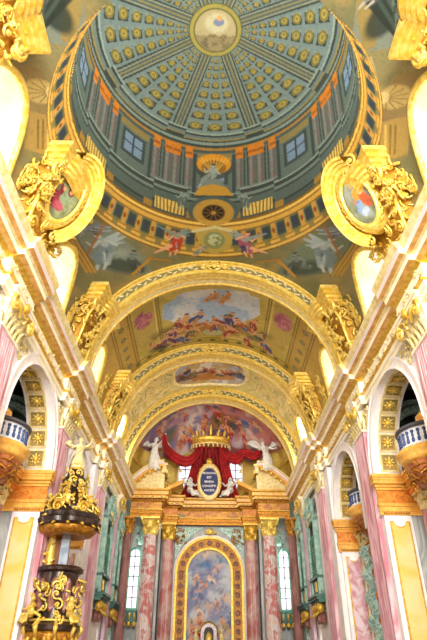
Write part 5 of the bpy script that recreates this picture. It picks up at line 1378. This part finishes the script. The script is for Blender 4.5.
# ------------------------------------------------------------ pulpit
def pulpit():
    px,py=-6.08,23.2
    t=thing('pulpit','dark and gilded pulpit with a domed sounding board against the left middle pilaster','pulpit',(px,py,0))
    def scal(r,k,amp,n=96,ph=0): return [(r*(1+amp*abs(sin(k*q/2+ph))) ,q) for q in np.arange(n)*2*PI/n]
    def shell(prof,k=6,amp=.08,n=96):
        rings=[]
        for r,z in prof: rings.append([(rr*cos(q),rr*sin(q),z) for rr,q in scal(r,k,amp,n)])
        b=MB();b.loft(rings);return b
    # lower body
    shell([(.2,.6),(.35,1.4),(.7,2.1),(.95,2.6),(.9,2.75)],6,.06).build('body_cone','gold_dark',t,True)
    shell([(.86,2.7),(1.0,2.8),(1.02,2.95),(.86,3.05)],6,.06).build('lower_ledge','pulpit_dark',t)
    shell([(.74,3.05),(.72,3.6),(.72,4.75)],6,.03).build('parapet','pulpit_dark',t)
    shell([(.72,4.75),(.86,4.82),(.88,4.92),(.78,5.0)],6,.05).build('handrail','pulpit_dark',t)
    for k in range(5):
        a=-PI/2+(-1.4+.7*k);d=V(cos(a),sin(a),0);b=MB();b.blob(V(0,0,3.95)+d*.76,(.17,.17,.62),8,8);b.build('red_panel','pulpit_red',t,True)
    b=MB()
    for k in range(6):
        a=-PI/2-1.75+.7*k;d=V(cos(a),sin(a),0);u=V(-sin(a),cos(a),0)
        ornament(b,d*.86+V(0,0,3.05),u,(0,0,1),.36,1.5,14,.18,k*3,d,.16)
        b.tube([d*.95+V(0,0,3.0),d*1.1+V(0,0,2.85),d*.98+V(0,0,2.55)],[.07,.1,.04],6)
    b.tube([(.92*cos(2*PI*k/40),.92*sin(2*PI*k/40),3.1) for k in range(41)],.05,5);b.build('gilded_scrolls','gold_bright',t,True)
    b=MB()
    for k in range(16): a=2*PI*k/16;b.leaf((.9*cos(a),.9*sin(a),2.75),(.2*cos(a),.2*sin(a),-1),(cos(a),sin(a),0),.6,.3,.4)
    b.build('hanging_leaves','gold',t,True)
    # back board between body and sounding board
    b=MB();b.bx(-.75,.1,.35,.5,4.6,6.6);b.build('back_board','walnut',t)
    b=MB();b.bx(-.22,.12,.2,.36,4.9,6.5);b.build('pale_panel','blue_pale',t)
    b=MB();ornament(b,(-.62,.2,4.9),(1,0,0),(0,0,1),.35,1.5,22,.15,4,(0,-1,0),.15);b.blob((-.62,.25,5.6),(.2,.18,.8),8,8);b.build('gilded_pier','gold_bright',t,True)
    # sounding board
    shell([(.2,6.3),(.6,6.15),(.95,6.2),(1.15,6.4),(1.1,6.5)],8,.08).build('soffit','gold_dark',t,True)
    shell([(1.08,6.45),(1.26,6.55),(1.28,6.72),(1.18,6.8),(1.22,6.95),(1.05,7.05),(.9,7.1)],8,.1).build('sounding_board','pulpit_dark',t)
    shell([(.98,6.98),(.9,7.3),(.72,7.6),(.6,7.75),(.62,7.85),(.5,7.9)],8,.1).build('dome_lower','pulpit_dark',t,True)
    shell([(.42,7.9),(.4,8.25),(.5,8.45),(.32,8.7),(.3,8.95)],8,.12).build('dome_upper','pulpit_dark',t,True)
    b=MB()
    for k in range(14):
        a=2*PI*k/14;d=V(cos(a),sin(a),0);u=V(-sin(a),cos(a),0);b.leaf(d*1.2+V(0,0,6.75),-V(0,0,1)+d*.3,d,.42,.26,.4)
        if k%2==0: b.scroll(d*1.2+V(0,0,7.15),u,V(0,0,1),.24,.07);b.tube([d*1.15+V(0,0,7.0),d*.85+V(0,0,7.5),d*.6+V(0,0,7.85),d*.5+V(0,0,8.3)],[.09,.08,.07,.06],6)
    b.build('gilded_rim','gold',t,True)
    b=MB()
    for k in range(9):
        a=2*PI*k/9;d=V(cos(a),sin(a),0);u=V(-sin(a),cos(a),0)
        ornament(b,d*1.08+V(0,0,6.95),u,(-.35*d[0],-.35*d[1],1),.6,.85,12,.18,k,d,.2);ornament(b,d*.52+V(0,0,7.8),u,(-.1*d[0],-.1*d[1],1),.35,1.1,9,.15,k+40,d,.14)
    b.build('gilded_foliage','gold_bright',t,True)
    b=MB();b.lathe([(.3,8.9),(.34,9.0),(.2,9.1),(.28,9.2),(.1,9.25)],(0,0,0),14);b.build('finial_base','gold',t,True)
    figure('gilded_statue','gilded figure crowning the pulpit, in front of the farther left arch','statue',(px,py,8.6),1.9,dict(haR=(.48,-.15,1.75),elR=(.36,-.05,1.5)),'gold_pale',.4,(.6,.3,1.0),True,None,7)
    for k,(a,z,r,lb) in enumerate(((-2.5,7.15,.98,'gilded putto on the left rim of the pulpit sounding board'),(-1.5,7.2,1.0,'gilded putto on the front rim of the pulpit sounding board'),(-.5,7.15,1.05,'gilded putto leaning out at the right rim of the pulpit sounding board'))):
        figure('gilded_putto',lb,'statue',(px+r*cos(a),py+r*sin(a),z-.35),1.0,SIT,'gold_bright',a+PI/2,(.4,.3,1.0),False,None,k+20,1.3)
    for k,(a,lb) in enumerate(((-2.3,'gilded seated figure on the left of the pulpit body'),(-.75,'gilded seated figure on the right of the pulpit body'))):
        figure('gilded_putto',lb,'statue',(px+1.02*cos(a),py+1.02*sin(a),2.65),1.25,SIT,'gold_bright',a+PI/2,None,True,None,k+30,1.2)
mat('blue_pale','#b9c8d8','#8fa0b4',3,.3)
pulpit()
# ------------------------------------------------------------ third bay: stucco vault with oval painting
X=vault_points(33.45,39.25,80,160);o=gridmesh('ceiling_stucco',X,'vault_cream');struct(o)
def onvault(u,v,d=0): a=u/VR;return V((VR-d)*sin(a),v,VC+(VR-d)*cos(a))
def oval_painting():
    vc=36.35;t=thing('oval_painting','long oval ceiling painting of a crowd, in moulded frame between second and farthest arches','painting',tuple(onvault(-.15,vc)));O_=V(*t.location)
    n=72;hw,hh=2.85,2.1
    def edge(k,f):
        a=2*PI*k/n;c,s_=cos(a),sin(a);e=.62
        return f*hw*math.copysign(abs(c)**e,c)-.15,f*hh*math.copysign(abs(s_)**(e*1.15),s_)
    def edge(k,f):
        a=2*PI*k/n;c,s_=cos(a),sin(a);return (hw*math.copysign(abs(c)**.8,c)+(f-1)*hw*.45*c)*1-.15,(hh*math.copysign(abs(s_)**.62,s_)+(f-1)*hw*.45*s_)
    def inner(k,g):
        x,y=edge(k,1.0);return (x+.15)*g-.15,y*g
    b=MB();b.loft([[onvault(*( (lambda e:(e[0],vc+e[1]))(edge(k,f))),d)-O_ for k in range(n)] for f,d in ((.98,.04),(1.02,.2),(1.1,.22),(1.13,.12),(1.2,.16),(1.26,.02))],True,False);b.build('frame','gold_pale',t,True)
    m=60;X=np.zeros((m,2*n+1,3));uv=[]
    for i in range(m):
        for k in range(2*n+1):
            x,y=inner(k/2,i/(m-1));X[i,k]=onvault(x,vc+y,.06)-O_;uv.append((x,-y*1.0))
    uv=np.array(uv);o=gridmesh('canvas',X,'fresco',t);T=paint_oval(uv[:,0],-uv[:,1]);bake(o,T.c,.9,1.35)
oval_painting()
def curved_ornament(name,label,u0,u1,v0,v1,n,size,seed,material,g=None,sym=False):
    rn=random.Random(seed);b=MB();c=onvault((u0+u1)/2,(v0+v1)/2)
    for i in range(n):
        u=rn.uniform(u0,u1);v=rn.uniform(v0,v1);a=u/VR;tu=V(cos(a),0,-sin(a));nn=V(-sin(a),0,-cos(a));p=onvault(u,v,.04)-c;s=size*rn.uniform(.7,1.3)
        if rn.random()<.5: b.scroll(p,tu,V(0,1,0),s,s*.24,rn.uniform(1.1,1.6),rn.choice((-1,1)),rn.uniform(0,6),5,12)
        else:
            q=rn.uniform(0,2*PI);b.leaf(p,tu*cos(q)+V(0,1,0)*sin(q),nn,s*2.2,s*.9,.4,.2)
    b.tube([onvault(u0+(u1-u0)*k/16,(v0+v1)/2+(v1-v0)*.35*sin(k*.8),.05)-c for k in range(17)],size*.2,5);b.tube([onvault((u0+u1)/2+(u1-u0)*.3*sin(k*.8),v0+(v1-v0)*k/12,.05)-c for k in range(13)],size*.2,5)
    o=b.build(name,material,None,True,tuple(c));return tag(o,label,'relief',g)
for s,w in ((-1,'left'),(1,'right')):
    curved_ornament('stucco_scrollwork','cream and gold scroll relief on the vault just %s of the oval painting'%w,s*3.5,s*5.6,34.2,38.6,46,.26,4,'gold_pale')
    curved_ornament('stucco_scrollwork','pale scroll relief low on the %s vault, between second and farthest arches'%w,s*6.0,s*8.0,34.0,38.8,46,.26,5,'gold_pale')
    b=MB()
    for (ua,va,ub,vb) in ((3.2,33.8,6.0,38.9),(5.8,33.8,8.6,38.9),(3.2,38.9,6.0,33.9)):
        b.tube([onvault(s*(ua+(ub-ua)*k/10),va+(vb-va)*k/10,.03) for k in range(11)],.07,6)
    struct(b.build('trim_stucco_rib','gold_bright',None,True))
    for y,k,lb in ((12.75,1,'gilded flower spray on the %s vault before the medallion console'),(21.0,2,'gilded flower spray on the %s vault before the nearest big arch'),(29.6,3,'gilded flower spray on the %s vault before the second big arch')):
        curved_ornament('gilded_spray',lb%w,s*(8.3),s*(9.7),y-.3,y+.25,16,.2,k,'gold_bright')
# ------------------------------------------------------------ light
w=bpy.data.worlds.new('world');sc.world=w;w.use_nodes=True
bg=w.node_tree.nodes['Background'];bg.inputs[0].default_value=(1,.98,.95,1);bg.inputs[1].default_value=6.0
def area(name,loc,tgt,sx,sy,e,col=(1,.97,.92)):
    l=bpy.data.lights.new(name,'AREA');l.shape='RECTANGLE';l.size=sx;l.size_y=sy;l.energy=e;l.color=col
    o=bpy.data.objects.new(name,l);C.objects.link(o);o.location=loc
    o.rotation_euler=(Vector(tgt)-Vector(loc)).to_track_quat('-Z','Y').to_euler();return o
for c in LUN:
    for s in (-1,1): area('daylight_lunette',(s*9.8,c,16),(-s*3,c,11),4.2,2.8,LE)
area('fill_entrance',(0,-8.6,12),(0,20,12),6.2,11.5,EE)  # broad fill lamp added behind the camera to even out the nave

for s in (-1,1):
    area('daylight_apse_window',(s*6.1,46.55,7.8),(s*2,20,9),.7,4.0,450)
    area('daylight_choir',(s*8.6,36.4,15.6),(0,44,10),3.0,2.0,1500)
area('daylight_choir_vault',(0,41.2,19.3),(0,46,12),5,.8,500) if False else None

for yc in (ARCH[2][0],ARCH[3][0]):
    for s in (-1,1): area('fill_chapel',(s*11.8,yc,4.8),(s*9,yc+1.5,4.5),1.8,3.2,260)  # lamps at the added chapel windows, put in to lift the dim bays
